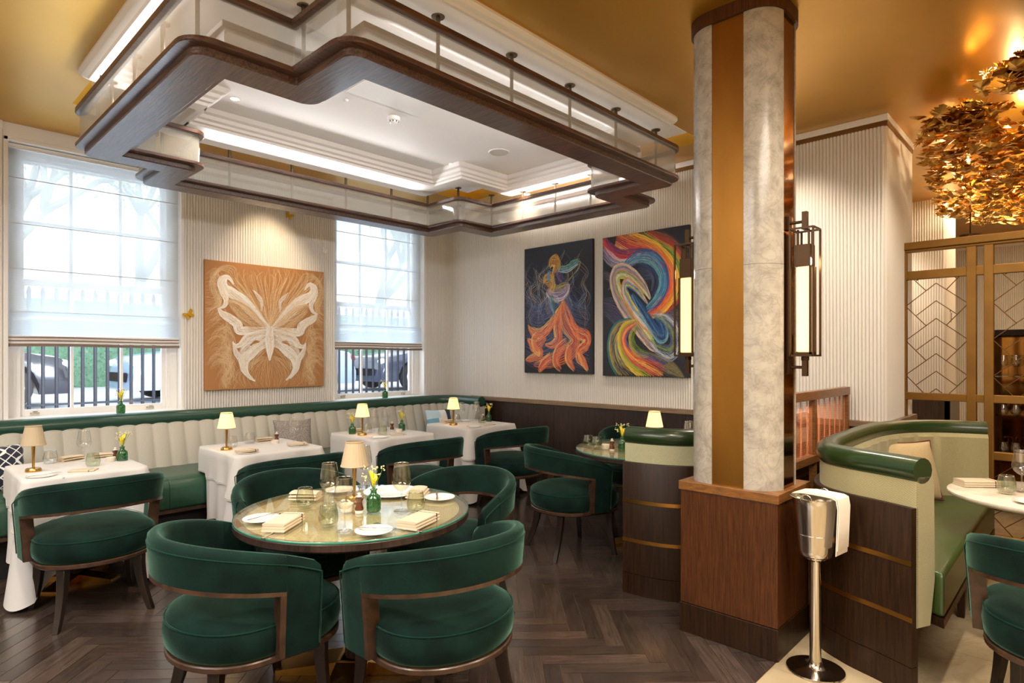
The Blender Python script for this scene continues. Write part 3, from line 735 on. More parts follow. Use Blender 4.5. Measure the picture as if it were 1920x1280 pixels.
# copper chain screen between the booths
sc = thing('booth_screen', 'copper bead-chain privacy screen in a brown frame behind the right booth', 'screen', (4.45, 1.38, 0))
m = MB(); m.box(-.90, .80, -.025, .025, 1.205, 1.265); m.build('top_rail', M['capwood'], sc, bevel=.003)
for x in (-.90, -.02, .76):
    m = MB(); m.box(x, x+.045, -.02, .02, 0, 1.205); m.build('post', M['capwood'], sc, bevel=.002)
m = MB(); m.box(-.9, .8, -.03, .03, .78, .83); m.build('bottom_rail', M['capwood'], sc, bevel=.002)
M['copper'] = PB('copper_chain', srgb(206,134,92), .35, metal=.9)
m = MB()
for i in range(150):
    x = -.85+1.6*i/150; 
    if -.03 < x < .03: continue
    y0 = .006*sin(i*.55)
    for k in range(52):
        z = .83+.375*(k+.5)/52
        m.add([(x-.0036,y0,z),(x,y0-.0036,z),(x+.0036,y0,z),(x,y0+.0036,z),(x,y0,z-.003),(x,y0,z+.003)], [(0,1,4),(1,2,4),(2,3,4),(3,0,4),(1,0,5),(2,1,5),(3,2,5),(0,3,5)])
o = m.build('bead_chain', M['copper'], sc); o['kind'] = 'stuff'

# ------------------------------------------------------------------ wall banquette
bq = thing('banquette', 'long green leather banquette with channelled herringbone back under the windows', 'banquette', (2, 5.9, 0))
def off(P): return [(x-2, y-5.9) for x, y in P]
path = [(x, 5.985) for x in [-1.6+.0318*i for i in range(198)]]
path = [p for p in path if p[0] < 4.78]
arc = [(4.78+.33*sin(q), 5.655+.33*cos(q)) for q in [pi/2*k/10 for k in range(0, 11)]]
path += arc+[(5.11, 5.5), (5.11, 5.30)]
PT = off(path)
m = MB(); bl = lambda L, j: (-.030*abs(sin(pi*(L+.02)/.127))**.45 if j in (2,3,4,5) else 0)
prof = [(.0,.30),(.0,.90),(-.075,.925),(-.10,.90),(-.16,.70),(-.21,.54),(-.21,.30)]
# dense path for channels
dp = []
for (x0,y0),(x1,y1) in zip(path, path[1:]):
    L = hypot(x1-x0, y1-y0); k = max(1, int(L/.008))
    for i in range(k): dp.append((x0+(x1-x0)*i/k, y0+(y1-y0)*i/k))
dp.append(path[-1])
m.sweep(off(dp), prof, uvw=True, bulge=bl)
La = 0
for (x0,y0),(x1,y1) in zip(dp, dp[1:]):
    L = hypot(x1-x0, y1-y0); k0 = int((La+.02)/.127); k1 = int((La+L+.02)/.127); La += L
    if k1 > k0:
        tx, ty = (x1-x0)/L, (y1-y0)/L; m.tube([(x0-2-ty*o, y0-5.9+tx*o, z) for o, z in [(p[0]-.0015, p[1]) for p in prof[2:6]]], .0032, 5, mi=1)
m.build('channelled_back', [M['herring'], PB('seam_line', srgb(98,94,80), .8)], bq, smooth=True, auto=60)  # thin dark tubes draw the groove lines between channels
m = MB(); K = 16; r = .062
m.sweep(off(path), [(-.055+r*cos(TAU*k/K), .958+r*sin(TAU*k/K)) for k in range(K)])
m.build('bolster_roll', M['leatherroll'], bq, smooth=True, auto=50)
m = MB()
sy0, sy1 = 5.19, 5.80
pr = [(0,.31),(-.012,.33),(-.012,.47),(0,.52),(.035,.54),(.12,.55),(.6,.555),(.6,.31)]
for x0, x1 in ((-1.6,1.60),(1.603,3.28),(3.283,5.2)):
    m.loft([[(xx-2, sy0+q-5.9, z) for q, z in pr] for xx in (x0, x1)], closed_u=True)
m.build('seat_cushion', M['leather'], bq, smooth=True, auto=60)
m = MB(); m.box(-3.6, 3.2, 5.20-5.9, 5.78-5.9, .275, .309); m.build('seat_rail', M['trimwood'], bq, bevel=.003)
m = MB(); m.box(-3.6, 3.24, 5.30-5.9, 6.12-5.9, 0, .274); m.build('base', M['basedark'], bq)
m = MB(); m.sweep(off(path), [(.0,.275),(.0,.93),(.10,.93),(.10,.275)]); m.build('frame', M['darkwood'], bq)
# ------------------------------------------------------------------ velvet barrel chair
def make_chair():
    t = thing('velvet_chair', 'x', 'chair')
    # seat: flattened drum, slightly squared at the front
    def rf(a, z):
        f = max(0, sin(a)); return 1+.07*f*abs(sin(2*a))*1.2-.10*math.exp(-((a if a < pi/2 else (pi-a if a < 3*pi/2 else a-TAU))/.42)**2)
    m = MB(); m.lathe([(0,.362),(.24,.352),(.318,.356),(.333,.375),(.340,.42),(.336,.46),(.325,.482),(.310,.491),(.26,.510),(.16,.526),(0,.532)], 64, (0,.012), 1, .98, rf=rf)
    m.build('seat', M['velvet'], t, smooth=True)
    m = MB(); m.tube([(.333*rf(a,0)*cos(a), .012+.98*.333*rf(a,0)*sin(a), .472) for a in [TAU*k/56 for k in range(56)]], .0035, 6, closed=True); m.build('seat_piping', M['piping'], t, smooth=True)
    m = MB(); m.lathe([(.24,.325),(.322,.325),(.332,.332),(.332,.349),(.327,.353),(.24,.353)], 48, (0,.012), 1, .98, rf=rf); m.build('seat_frame', M['trimwood'], t, smooth=True, auto=35)
    # plan curve of the wrap-around back
    RR = .306
    def plan(u):    # u in [-1,1]; returns x,y, tangent angle
        L1 = .15; Larc = pi*RR; tot = 2*L1+Larc; s = (u+1)/2*tot
        if s < L1: return (-RR-.0+.012*(1-s/L1)*-1, L1-s-.01, -pi/2)
        if s > L1+Larc: q = s-L1-Larc; return (RR+.012*(q/L1), q-.01, pi/2)
        a = pi+(s-L1)/RR; return (RR*cos(a), RR*sin(a)-.01, a+pi/2)
    def zt(u): return .690+.130*(1-abs(u)**2.2)
    def zb(u): return .572+.092*(1-abs(u)**2)
    US = .78    # the side posts start here
    def section(u, z0, z1, t0=.056):
        x, y, a = plan(u); nx, ny = sin(a), -cos(a)      # outward
        pts = []; th = t0/2; lean = .035
        hgt = z1-z0
        cs = [(-1,.0),(-1,.35),(-1,.75),(-.8,.93),(-.35,1.0),(.35,1.0),(.8,.93),(1,.75),(1,.35),(1,.0)]
        for o, v in cs:
            z = z0+hgt*v; l = lean*max(0, (z-.36)/.46)**1.2
            pts.append((x+nx*(o*th+l), y+ny*(o*th+l), z))
        return pts
    us = [-1+.012*0]+[-1+.22*k/6 for k in range(1, 7)]+[-US+2*US*k/44 for k in range(1, 44)]+[US+.22*k/6 for k in range(0, 6)]+[1]
    rings = []
    for u in us:
        if abs(u) > US+1e-6: z0 = .352
        else: z0 = zb(u)
        if abs(abs(u)-US) < 1e-6:
            two = [section(u, .352, zt(u)), section(u*.9995, zb(u), zt(u))]
            rings += two if u < 0 else two[::-1]
        else:
            e = min(1, (1-abs(u))/.03) if abs(u) > .97 else 1
            rings.append(section(u, z0, zt(u)-.012*(1-e), .056*(.78+.22*e)))
    m = MB(); m.loft(rings); m.build('wraparound_back', M['velvet'], t, smooth=True, auto=55)
    # piping around outer top edge and arm ends
    def outer(u, z, ex=.0): 
        x, y, a = plan(u); l = .035*max(0, (z-.36)/.46)**1.2; o = .028+l+ex; return (x+sin(a)*o, y-cos(a)*o, z)
    m = MB(); pts = [outer(-.995, z) for z in (.37,.5,.64)]+[outer(-.995+1.99*k/50, zt(-.995+1.99*k/50)-.035, -.001) for k in range(51)]+[outer(.995, z) for z in (.64,.5,.37)]
    m.tube(pts, .003, 6); m.build('back_piping', M['piping'], t, smooth=True)
    # wooden liner of the opening
    m = MB()
    def lsec(u, z, dz):
        x, y, a = plan(u); nx, ny = sin(a), -cos(a); l = .035*max(0, (z-.36)/.46)**1.2; q = []
        for o, k in ((-.03,0),(.03,0),(.03,-1),(-.03,-1)): q.append((x+nx*(o+l), y+ny*(o+l), z+k*dz))
        return q
    m.loft([lsec(u, zb(u)-.0005, .016) for u in [-US*.998+2*US*.998*k/40 for k in range(41)]])
    for s in (-1, 1):
        m.loft([[*lsec(s*US*.999, z, 0)[:2], *[p for p in lsec(s*US*.955, z, 0)[:2]][::-1]] for z in (.352,.45,zb(US)-.001)])
    m.build('opening_trim', M['trimwood'], t, smooth=True, auto=35)
    # legs
    for sx, sy, kind in ((-1,-1,'r'),(1,-1,'r'),(-1,1,'f'),(1,1,'f')):
        m = MB(); rings = []
        for k in range(7):
            v = k/6; z = .328*(1-v)
            if kind == 'r': x, y, w, d = sx*(.185+.045*v**2), -(.195+.075*v**1.8), .023-.008*v, .028-.012*v
            else: x, y, w, d = sx*(.23+.03*v**2), .20+.03*v**2, .023-.008*v, .025-.009*v
            an = atan2(y, x); ux, uy = cos(an), sin(an)
            rings.append([(x+ux*d*a-uy*w*b, y+uy*d*a+ux*w*b, z) for a, b in ((-1,-1),(1,-1),(1,1),(-1,1))])
        m.loft(rings[::-1]); m.build('leg', M['legwood'], t, smooth=True, auto=30, bevel=.002, seg=1)
    return t
ch = make_chair()
G = 'green velvet barrel chairs'
chairs = [
 (.925,4.33,0,'green velvet barrel chair at the leftmost white-clothed table'),
 (1.10,2.56,-92,'green velvet barrel chair at the left of the round glass-topped table, nearest the camera'),
 (1.63,1.985,-2,'green velvet barrel chair in the foreground, on the column side of the round table'),
 (1.67,3.20,176,'green velvet barrel chair at the back left of the round glass-topped table'),
 (2.30,2.66,96,'green velvet barrel chair at the back right of the round glass-topped table'),
 (2.13,4.22,0,'green velvet barrel chair in front of the second white-clothed table from the left'),
 (3.30,4.22,-2,'green velvet barrel chair in front of the third white-clothed table from the left'),
 (4.45,4.22,-8,'green velvet barrel chair in front of the white-clothed table nearest the corner'),
 (3.77,2.94,-112,'green velvet barrel chair at the small round table, side-on in the middle of the room'),
 (4.97,3.10,128,'green velvet barrel chair behind the small round table, against the dark dado'),
 (3.27,.03,-84,'green velvet barrel chair cut by the right edge of the picture, at the marble table'),
]
for i, (x, y, a, lab) in enumerate(chairs):
    if i == 0: ch.location = (x, y, 0); ch.rotation_euler.z = R(a); ch['label'] = lab; ch['group'] = G
    else: dup(ch, (x, y, 0), R(a), lab, G)

# ------------------------------------------------------------------ tables
def round_table(x, y, r, top, lab, glass=True, foot=.36):
    t = thing('round_table', lab, 'table', (x, y, 0), R(20))
    if glass:
        m = MB(); m.lathe([(0,.715),(r-.03,.715),(r-.008,.718),(r,.726),(r,.752),(r-.002,.754),(0,.754)], 72); m.build('table_rim', M['dado'], t, smooth=True, auto=30)
        m = MB(); m.lathe([(0,.7545),(r-.045,.7545)], 72); m.build('veneer_top', M['oaktop'], t)
        m = MB(); m.lathe([(r-.042,.7546),(r-.01,.7546)], 72); m.build('inlay_band', M['rail'], t)
        m = MB(); m.lathe([(0,.7555),(r-.001,.7555),(r-.001,.7635),(r-.003,.765),(0,.765)], 72); m.build('glass_top', M['tableglass'], t, smooth=True, auto=30)
        m = MB(); m.lathe([(r-.0012,.7555),(r+.0003,.757),(r+.0003,.763),(r-.002,.7652)], 72); m.build('glass_edge', M['glassedge'], t, smooth=True)
    else:
        m = MB(); m.lathe([(0,.735),(r-.02,.735),(r-.004,.745),(r,.755),(r-.002,.763),(r-.006,.765),(0,.765)], 72); m.build('marble_top', M['marbletop'], t, smooth=True, auto=40)
    m = MB(); m.lathe([(.055,.03),(.05,.05),(.05,.69),(.09,.70),(.16,.714)], 28); m.build('pedestal', M['darkwood'] if glass else M['brass'], t, smooth=True, auto=40)
    m = MB()
    for k in range(2):
        a = R(25+90*k); c, s = cos(a), sin(a); L, w = foot, .075
        pr = [(-L,0),(L,0),(L,.022),(.06,.06),(-.06,.06),(-L,.022)]
        m.loft([[(u*c-q*s, u*s+q*c, z) for u, z in pr] for q in (-w, w)])
    m.build('foot', M['brass'], t, smooth=False)
    return t
round_table(1.62, 2.58, .545, 0, 'round glass-topped dining table with burl veneer in the foreground')
round_table(4.30, 2.56, .59, 0, 'small round pale-topped table between the booth and the dark dado', foot=.3)
round_table(4.25, .165, .43, 0, 'round cream marble table at the right edge, in front of the olive booth', glass=False, foot=.28)

def cloth_table(cx, cy, w, d, seed, lab_t, lab_c):
    t = thing('dining_table', lab_t, 'table', (cx, cy, 0), 0, 'tables under white cloths')
    m = MB(); m.box(-w/2+.01, w/2-.01, -d/2+.01, d/2-.01, .725, .75); m.build('tabletop', M['darkwood'], t, bevel=.004)
    m = MB(); m.lathe([(.035,.03),(.03,.72)], 16, cap=True); m.build('pedestal', M['darkwood'], t, smooth=True, auto=40)
    m = MB()
    for s in (-1, 1):
        pr = [(-.26,0),(.26,0),(.26,.012),(.05,.045),(-.05,.045),(-.26,.012)]
        c, q = cos(s*pi/4), sin(s*pi/4)
        m.loft([[(u*c-o*q, u*q+o*c, z) for u, z in pr] for o in (-.05,.05)])
    m.build('foot', M['brass'], t)
    rr = random.Random(seed); ph = [rr.uniform(0, TAU) for _ in range(6)]
    c = thing('tablecloth', lab_c, 'tablecloth', (cx, cy, .75), 0, 'white layered tablecloths')
    def drape(name, over, z0, out0, amp, mat, sdc, flare):
        hw, hd, rc = w/2, d/2, .03
        base = rrect(-hw, hw, -hd, hd, rc, 13)
        # resample sides
        pts = []
        for i, p in enumerate(base):
            q = base[(i+1) % len(base)]; L = hypot(q[0]-p[0], q[1]-p[1]); k = max(1, int(L/.022))
            for j in range(k): pts.append((p[0]+(q[0]-p[0])*j/k, p[1]+(q[1]-p[1])*j/k))
        K = len(pts); rings = []; V = 15
        rings.append([(x*.0, y*.0, z0+.001) for x, y in pts]); rings.append([(x*.9, y*.9, z0+.001) for x, y in pts])
        rings.append([(x*.99, y*.99, z0) for x, y in pts])
        for v in range(V+1):
            vv = v/V; ring = []
            for i, (x, y) in enumerate(pts):
                dx, dy = hw-abs(x), hd-abs(y); cd = hypot(dx, dy)       # distance from corner
                cf = math.exp(-(cd/.10)**1.6); edge = math.exp(-(cd/.2)**2)
                L = over*(1+.5*math.exp(-(cd/.13)))
                a, b = pts[i-1], pts[(i+1) % K]; tx, ty = b[0]-a[0], b[1]-a[1]; l = hypot(tx, ty) or 1; nx, ny = ty/l, -tx/l
                ss = x*3.1+y*2.7
                rip = amp*vv*(.55*sin(ss*5.3+ph[0]+sdc)+.35*sin(ss*9.1+ph[1])+.3*sin(ss*14+ph[2]))
                # fold valleys beside each corner, flare at it
                fold = flare*vv**1.1*(cf*1.0-.55*math.exp(-((cd-.16)/.05)**2)+.22*math.exp(-((cd-.27)/.05)**2))
                if cy+y > 5.08: fold = rip = 0
                o = out0+.012*(1-(1-min(1, vv*5))**2)+rip+fold*(1+.25*sin(ph[3]+x*9+y*4))
                o = max(o, out0+.003-.004*vv)
                ring.append((x+nx*o, y+ny*o, max(z0-L*vv-.006*min(1, vv*6), (-.188 if cy+y+ny*o > 5.16 else -9))))
            rings.append(ring)
        m = MB(); m.loft(rings, caps=False)
        o = m.build(name, mat, c, smooth=True); return m, rings
    _, rg = drape('under_cloth', .50, -.001+.003, .004, .022, M['cloth'], 0, .115)
    _, rg = drape('top_cloth', .215, .010, .012, .010, M['cloth'], 1.3, .06)
    m = MB(); 
    for q in (-1, -2):
        pass
    m.tube([(x, y, z+.012) for x, y, z in rg[-1]], .0022, 5, closed=True); m.build('hem_line', M['hem'], c, smooth=True)
    return t
cloth_table(.96, 4.96, .64, .70, 1, 'dining table hidden under the leftmost white tablecloth', 'white layered tablecloth on the leftmost table, under the unlit cream lamp')
cloth_table(2.22, 4.96, .68, .74, 2, 'dining table hidden under the second white tablecloth from the left', 'white layered tablecloth second from the left, in front of the grey tweed cushion')
cloth_table(3.41, 4.96, .66, .74, 3, 'dining table hidden under the third white tablecloth from the left', 'white layered tablecloth third from the left, the one carrying two green vases')
cloth_table(4.56, 4.95, .68, .68, 4, 'dining table hidden under the white tablecloth nearest the corner', 'white layered tablecloth nearest the room corner, beside the dark dado')

# ------------------------------------------------------------------ cushions
def cushion(name, lab, x, y, z, rx, rz, s, mat, pipe=None, depth=.13, uv=True, colfn=None):
    t = thing(name, lab, 'cushion', (x, y, z), rz); t.rotation_euler = (rx, 0, rz)
    m = MB(); n = 20; vs = []; uvs = []; fs = []; cols = []
    for side in (1, -1):
        b = len(vs)
        for j in range(n+1):
            for i in range(n+1):
                u, v = i/n*2-1, j/n*2-1
                e = max(0, (1-abs(u)**2.6))*max(0, (1-abs(v)**2.6)); pinch = 1-.07*(1-abs(u)**2)*abs(v)**3; p2 = 1-.07*(1-abs(v)**2)*abs(u)**3
                vs.append((u*s/2*p2, -side*depth/2*e**.55, (v*s/2*pinch)+s/2)); uvs.append((u*s/2, v*s/2))
        for j in range(n):
            for i in range(n):
                q = b+j*(n+1)+i; f = (q, q+1, q+n+2, q+n+1); fs.append(f if side == 1 else f[::-1])
                cols.append(colfn(i/n, j/n) if colfn else None)
    for f, cc in zip(fs, cols): 
        m.f.append(f); m.m.append(0); m.uv.append([uvs[j] for j in f]); m.c.append(cc)
    m.v = vs
    m.build('cover', mat, t, smooth=True, weld=True)
    if pipe:
        m = MB(); pts = []
        for k in range(80):
            a = k/80*4; sdd = int(a); q = (a-sdd)*2-1
            u, v = ((q,-1),(1,q),(-q,1),(-1,-q))[sdd]
            pinch = 1-.07*(1-abs(u)**2)*abs(v)**3; p2 = 1-.07*(1-abs(v)**2)*abs(u)**3
            pts.append((u*s/2*p2, 0, v*s/2*pinch+s/2))
        m.tube(pts, .005, 6, closed=True); m.build('piping', pipe, t, smooth=True)
    return t
cushion('leaf_print_cushion', 'navy and white leaf-patterned cushion on the banquette at the left edge', .62, 5.50, .55, R(-20), R(8), .34, M['leafprint'])
cushion('tweed_cushion', 'grey tweed cushion leaning on the banquette behind the second table', 2.80, 5.52, .548, R(-18), R(-14), .36, M['tweed'])
def pc(u, v):
    if v > .62 and u < .5: return srgb(196,222,236)
    if u < .38: return srgb(120,170,200)
    if v < .4: return srgb(196,128,96) if u < .7 else srgb(232,226,218)
    return srgb(240,238,234) if u < .75 else srgb(40,62,80)
cushion('patchwork_cushion', 'blue, white and copper patchwork cushion at the corner end of the banquette', 4.62, 5.52, .55, R(-18), R(-10), .34, M['multicol'], colfn=pc)
cushion('linen_cushion', 'beige linen cushion with burgundy piping in the olive booth', 4.80, .84, .537, R(-16), R(-38), .40, M['linen'], M['redpipe'])
# ------------------------------------------------------------------ tableware prototypes (first use keeps the prototype itself)
PROTO = {}
def place(kind, x, y, z, rz, label, group=None):
    mk, used = PROTO[kind]
    if not used[0]:
        o = mk(); PROTO[kind] = ((lambda o=o: o), [o]); o.location = (x, y, z); o.rotation_euler.z = R(rz); o['label'] = label
        if group: o['group'] = group
        elif 'group' in o: del o['group']
        return o
    return dup(used[0], (x, y, z), R(rz), label, group)
def proto(kind):
    def deco(f): PROTO[kind] = (f, [None]); return f
    return deco
def wine(name, mat, s=1.0):
    def f():
        t = thing(name, 'x', 'wine glass'); 
        m = MB(); m.lathe([(q*s, z*s) for q, z in ((.006,.092),(.018,.097),(.034,.112),(.044,.132),(.0445,.145),(.041,.17),(.036,.20),(.033,.222))], 28); m.build('bowl', mat, t, smooth=True)
        m = MB(); m.lathe([(.0325*s,.221*s),(.0335*s,.2225*s),(.0330*s,.224*s)], 28); m.build('rim', M['rimglass'], t, smooth=True)
        m = MB(); m.lathe([(q*s, z*s) for q, z in ((0,0),(.036,.0015),(.034,.003),(.014,.006),(.0045,.012),(.0035,.03),(.0035,.08),(.006,.092))], 24); m.build('stem_and_foot', M['clear'], t, smooth=True)
        return t
    return f
PROTO['wine'] = (wine('wine_glass', M['clear']), [None]); PROTO['wineamber'] = (wine('wine_glass', M['amber'], 1.02), [None])
def tumbler(mat):
    def f():
        t = thing('tumbler', 'x', 'tumbler')
        m = MB(); m.lathe([(0,.0),(.026,.0),(.034,.006),(.041,.022),(.043,.04),(.041,.06),(.036,.082),(.033,.098)], 28)
        m.lathe([(.0325,.098),(.035,.08),(.040,.058),(.0415,.04),(.038,.02),(.028,.012),(0,.009)], 28); m.build('glass_body', mat, t, smooth=True)
        m = MB(); m.lathe([(.0318,.0975),(.0328,.0992),(.0336,.0975)], 28); m.build('rim', M['rimglass'], t, smooth=True)
        return t
    return f
PROTO['tumbler'] = (tumbler(M['clear']), [None]); PROTO['tumblersmoke'] = (tumbler(M['smoke']), [None])
@proto('mill')
def _():
    t = thing('pepper_mill', 'x', 'pepper mill'); m = MB()
    m.lathe([(0,.012),(.019,.012),(.021,.02),(.014,.042),(.0125,.05),(.02,.064),(.021,.07),(.0,.072)], 20); m.build('body', M['mill'], t, smooth=True, auto=60)
    m = MB(); m.lathe([(0,0),(.019,0),(.0195,.012),(0,.0121)], 20); m.build('base', M['stone'], t, smooth=True, auto=40)
    m = MB(); m.lathe([(.004,.072),(.014,.074),(.013,.079),(.005,.081),(.008,.086),(.0075,.092),(0,.095)], 16); m.build('knob', M['stone'], t, smooth=True)
    return t
@proto('bowl')
def _():
    t = thing('salt_bowl', 'x', 'bowl'); m = MB(); m.lathe([(0,0),(.027,0),(.031,.006),(.032,.036),(.029,.037),(.027,.012),(0,.009)], 24); m.build('bowl_body', M['stone'], t, smooth=True, auto=40)
    m = MB(); m.lathe([(0,.026),(.015,.025),(.0272,.02)], 16); m.build('salt', M['plastic'], t, smooth=True); return t
def plate(r, rim=.25):
    def f():
        t = thing('plate', 'x', 'plate'); m = MB()
        m.lathe([(0,.003),(r*.45,.003),(r*.5,0),(r*.55,0),(r*.6,.003),(r,.012),(r,.0145),(r*.97,.0155),(r*(1-rim),.009),(r*(1-rim)-.006,.006),(0,.0055)], 48); m.build('dish', M['china'], t, smooth=True, auto=50); return t
    return f
PROTO['plate'] = (plate(.078), [None]); PROTO['charger'] = (plate(.150, .32), [None])
@proto('knife')
def _():
    t = thing('butter_knife', 'x', 'knife'); m = MB()
    out = [(-.10,.004),(-.09,.0055),(-.02,.004),(-.015,.0035),(0,.007),(.06,.0085),(.085,.006),(.095,0)]
    pts = out+[(x, -y*(.35 if x > -.015 else 1)) for x, y in out[::-1][1:]]
    m.prism(pts, .0, .003); m.build('blade_and_handle', M['cutlery'], t, bevel=.0008); return t
@proto('fork')
def _():
    t = thing('fork', 'x', 'fork'); m = MB()
    pts = [(-.09,.005),(-.03,.0035),(.03,.003),(.045,.011),(.062,.012),(.062,-.012),(.045,-.011),(.03,-.003),(-.03,-.0035),(-.09,-.005)]
    m.prism(pts, .0, .0028)
    for k in range(4): y = -.0105+.007*k; m.box(.0615, .098, y-.0014, y+.0014, .0, .0028)
    m.build('tines_and_handle', M['cutlery'], t); return t
def napkin(L, W, H, layers, matn='napkin'):
    def f():
        t = thing('folded_napkin', 'x', 'napkin'); m = MB(); rr = random.Random(L*1000)
        pr = []; n = layers; h = H/n
        # serpentine of folded layers seen from the end
        for k in range(n):
            z0 = k*h; w = W/2-(.0015*k); sft = rr.uniform(-.002,.002)
            ring = []
            for a in range(9): q = -pi/2+pi*a/8; ring.append((w-h/2+h/2*.96*cos(q)+sft, z0+h/2+h/2*.96*sin(q)))
            ring2 = [(-x+2*sft, z) for x, z in ring[::-1]]
            prof = ring+ring2
            m.loft([[(xx, y*(1-.015*abs(e)), z+.0015*e*(k/n)) for y, z in prof] for xx, e in ((-L/2,1),(-L/2+.006,0),(L/2-.006,0),(L/2,-1))])
        m.build('folded_cloth', M[matn], t, smooth=True, auto=60)
        m = MB(); m.box(L/2-.03, L/2-.027, -W/2-.0005, W/2+.0005, 0, H+.0004); m.build('band', M['trimwood'], t)
        return t
    return f
PROTO['napkin'] = (napkin(.195, .105, .036, 3), [None]); PROTO['napkinflat'] = (napkin(.145, .095, .016, 2), [None])
@proto('rollnap')
def _():
    t = thing('folded_napkin', 'x', 'napkin'); m = MB()
    for k, (w, z) in enumerate(((.052,.0),(.048,.013),(.040,.026))):
        m.loft([[(x, w*cos(a)*(1+.05*sin(9*x+k)), z+.007+.0075*sin(a)+.003*sin(14*x+k)*(k > 0)) for a in [TAU*j/16 for j in range(16)]] for x in [-.07+.14*i/10 for i in range(11)]])
    m.build('folded_cloth', M['napkin'], t, smooth=True, auto=70); return t
@proto('vase')
def _():
    t = thing('bud_vase', 'x', 'vase')
    m = MB(); def_ = [(0,0),(.028,0),(.032,.006),(.033,.02),(.033,.062),(.029,.074),(.016,.084),(.0135,.092),(.0135,.1),(.0175,.103),(.0175,.106),(.014,.107)]
    pr = []
    for (r0,z0),(r1,z1) in zip(def_, def_[1:]):
        k = max(1, int(abs(z1-z0)/.004)); pr += [(r0+(r1-r0)*i/k, z0+(z1-z0)*i/k) for i in range(k)]
    pr.append(def_[-1])
    m.lathe(pr, 48, rf=lambda a, z: 1+(.055*abs(sin(4*a+z*150))*abs(sin(4*a-z*150)) if .008 < z < .07 else 0)); m.build('bottle', M['greenglass'], t, smooth=True)
    m = MB(); m.tube([(0,0,.02),(.004,0,.09),(0,.002,.125)], .0035, 6); m.build('flower_stem', M['stem'], t, smooth=True)
    m = MB(); rings = []
    for k in range(9):
        v = k/8; r = .005+.016*v**1.1; z = .118+.05*v
        rings.append([(r*(1+.25*v*cos(a))*cos(a)+.0, r*sin(a)*.9, z+.022*v*v*cos(a)+.004*v*sin(2*a)) for a in [TAU*j/18 for j in range(18)]])
    m.loft(rings, caps=False); m.build('calla_bloom', M['petal'], t, smooth=True)
    m = MB(); rr = random.Random(5); b = MB()
    for k in range(9):
        a = TAU*k/9+rr.uniform(-.3,.3); d = rr.uniform(.022,.055); h = rr.uniform(.165,.215)
        p = [(.003*cos(a),.003*sin(a),.1),(d*.4*cos(a),d*.4*sin(a),.14),(d*cos(a),d*sin(a),h)]
        st = MB(); st.tube(p, .0009, 4); st.build('spray_stem', M['stem'], t)
        for j in range(5): b.ball((p[2][0]+rr.uniform(-.011,.011), p[2][1]+rr.uniform(-.011,.011), h+rr.uniform(-.012,.01)), rr.uniform(.0028,.0045), 6, 4)
    b.build('spray_blossoms', M['petal2'], t, smooth=True)
    return t
def lamp(lit):
    def f():
        t = thing('table_lamp', 'x', 'lamp'); m = MB()
        m.lathe([(0,0),(.043,0),(.045,.004),(.041,.026),(.038,.029),(.012,.030)], 32); m.build('base', M['lampbrass'], t, smooth=True, auto=40)
        m = MB(); m.lathe([(.008,.029),(.008,.10),(.0115,.185),(.0115,.215),(0,.216)], 18); m.build('pole', M['lampbrass'], t, smooth=True, auto=40)
        z0, z1 = .178, .300; m = MB(); n = 96
        pr = [(.067+(.043-.067)*k/6, z0+(z1-z0)*k/6) for k in range(7)]
        m.lathe(pr, n, rf=lambda a, z: 1+.012*sin(24*a)); m.build('lamp_shade', M['shadelit' if lit else 'shade'], t, smooth=True)
        m = MB(); m.lathe([(.0665,z0-.002),(.069,z0-.002),(.069,z0+.004),(.0665,z0+.004)], 40); m.lathe([(.0425,z1-.004),(.045,z1-.004),(.045,z1+.002),(.0425,z1+.002)], 40); m.build('shade_trim', M['shade'], t, smooth=True)
        if lit:
            m = MB(); m.lathe([(0,z0+.03),(.02,z0+.035),(.02,z0+.05),(0,z0+.055)], 12); m.build('bulb', M['bulb'], t, smooth=True)
        return t
    return f
PROTO['lamplit'] = (lamp(True), [None]); PROTO['lampoff'] = (lamp(False), [None])
ZC = .754; ZG = .766; ZM = .766
def P_(k, x, y, z, rz, lab, g=None): return place(k, x, y, z, rz, lab, g)
# leftmost table
P_('lampoff', .725, 4.93, ZC, 0, 'unlit cream-shaded brass lamp on the leftmost white table')
P_('tumbler', .86, 5.21, ZC, 0, 'clear tumbler just right of the unlit lamp, leftmost table')
P_('tumblersmoke', 1.035, 4.87, ZC, 0, 'smoky tumbler near the middle of the leftmost table')
P_('wine', 1.04, 5.14, ZC, 0, 'stemmed wine glass standing on the leftmost table')
P_('rollnap', .985, 5.25, ZC, 20, 'white folded napkin behind the wine glass, leftmost table')
P_('napkinflat', .95, 4.72, ZC, -30, 'cream folded napkin at the front of the leftmost table, nearest the chair back')
P_('rollnap', 1.19, 5.23, ZC, -10, 'white folded napkin at the back right of the leftmost table')
P_('plate', .73, 4.70, ZC, 0, 'white side plate at the front left corner of the leftmost table')
P_('fork', .815, 4.71, ZC, 70, 'fork laid between side plate and napkin, leftmost table')
P_('knife', .86, 4.68, ZC, 66, 'knife beside the fork on the leftmost table')
P_('knife', .745, 4.69, ZC+.016, 10, 'butter knife resting on the side plate of the leftmost table')
P_('mill', 1.215, 5.08, ZC, 0, 'small dark pepper mill on the leftmost table')
P_('bowl', 1.17, 5.01, ZC, 0, 'small round salt bowl beside the green vase, leftmost table')
P_('vase', 1.235, 4.985, ZC, 30, 'green bud vase with yellow calla on the leftmost table')
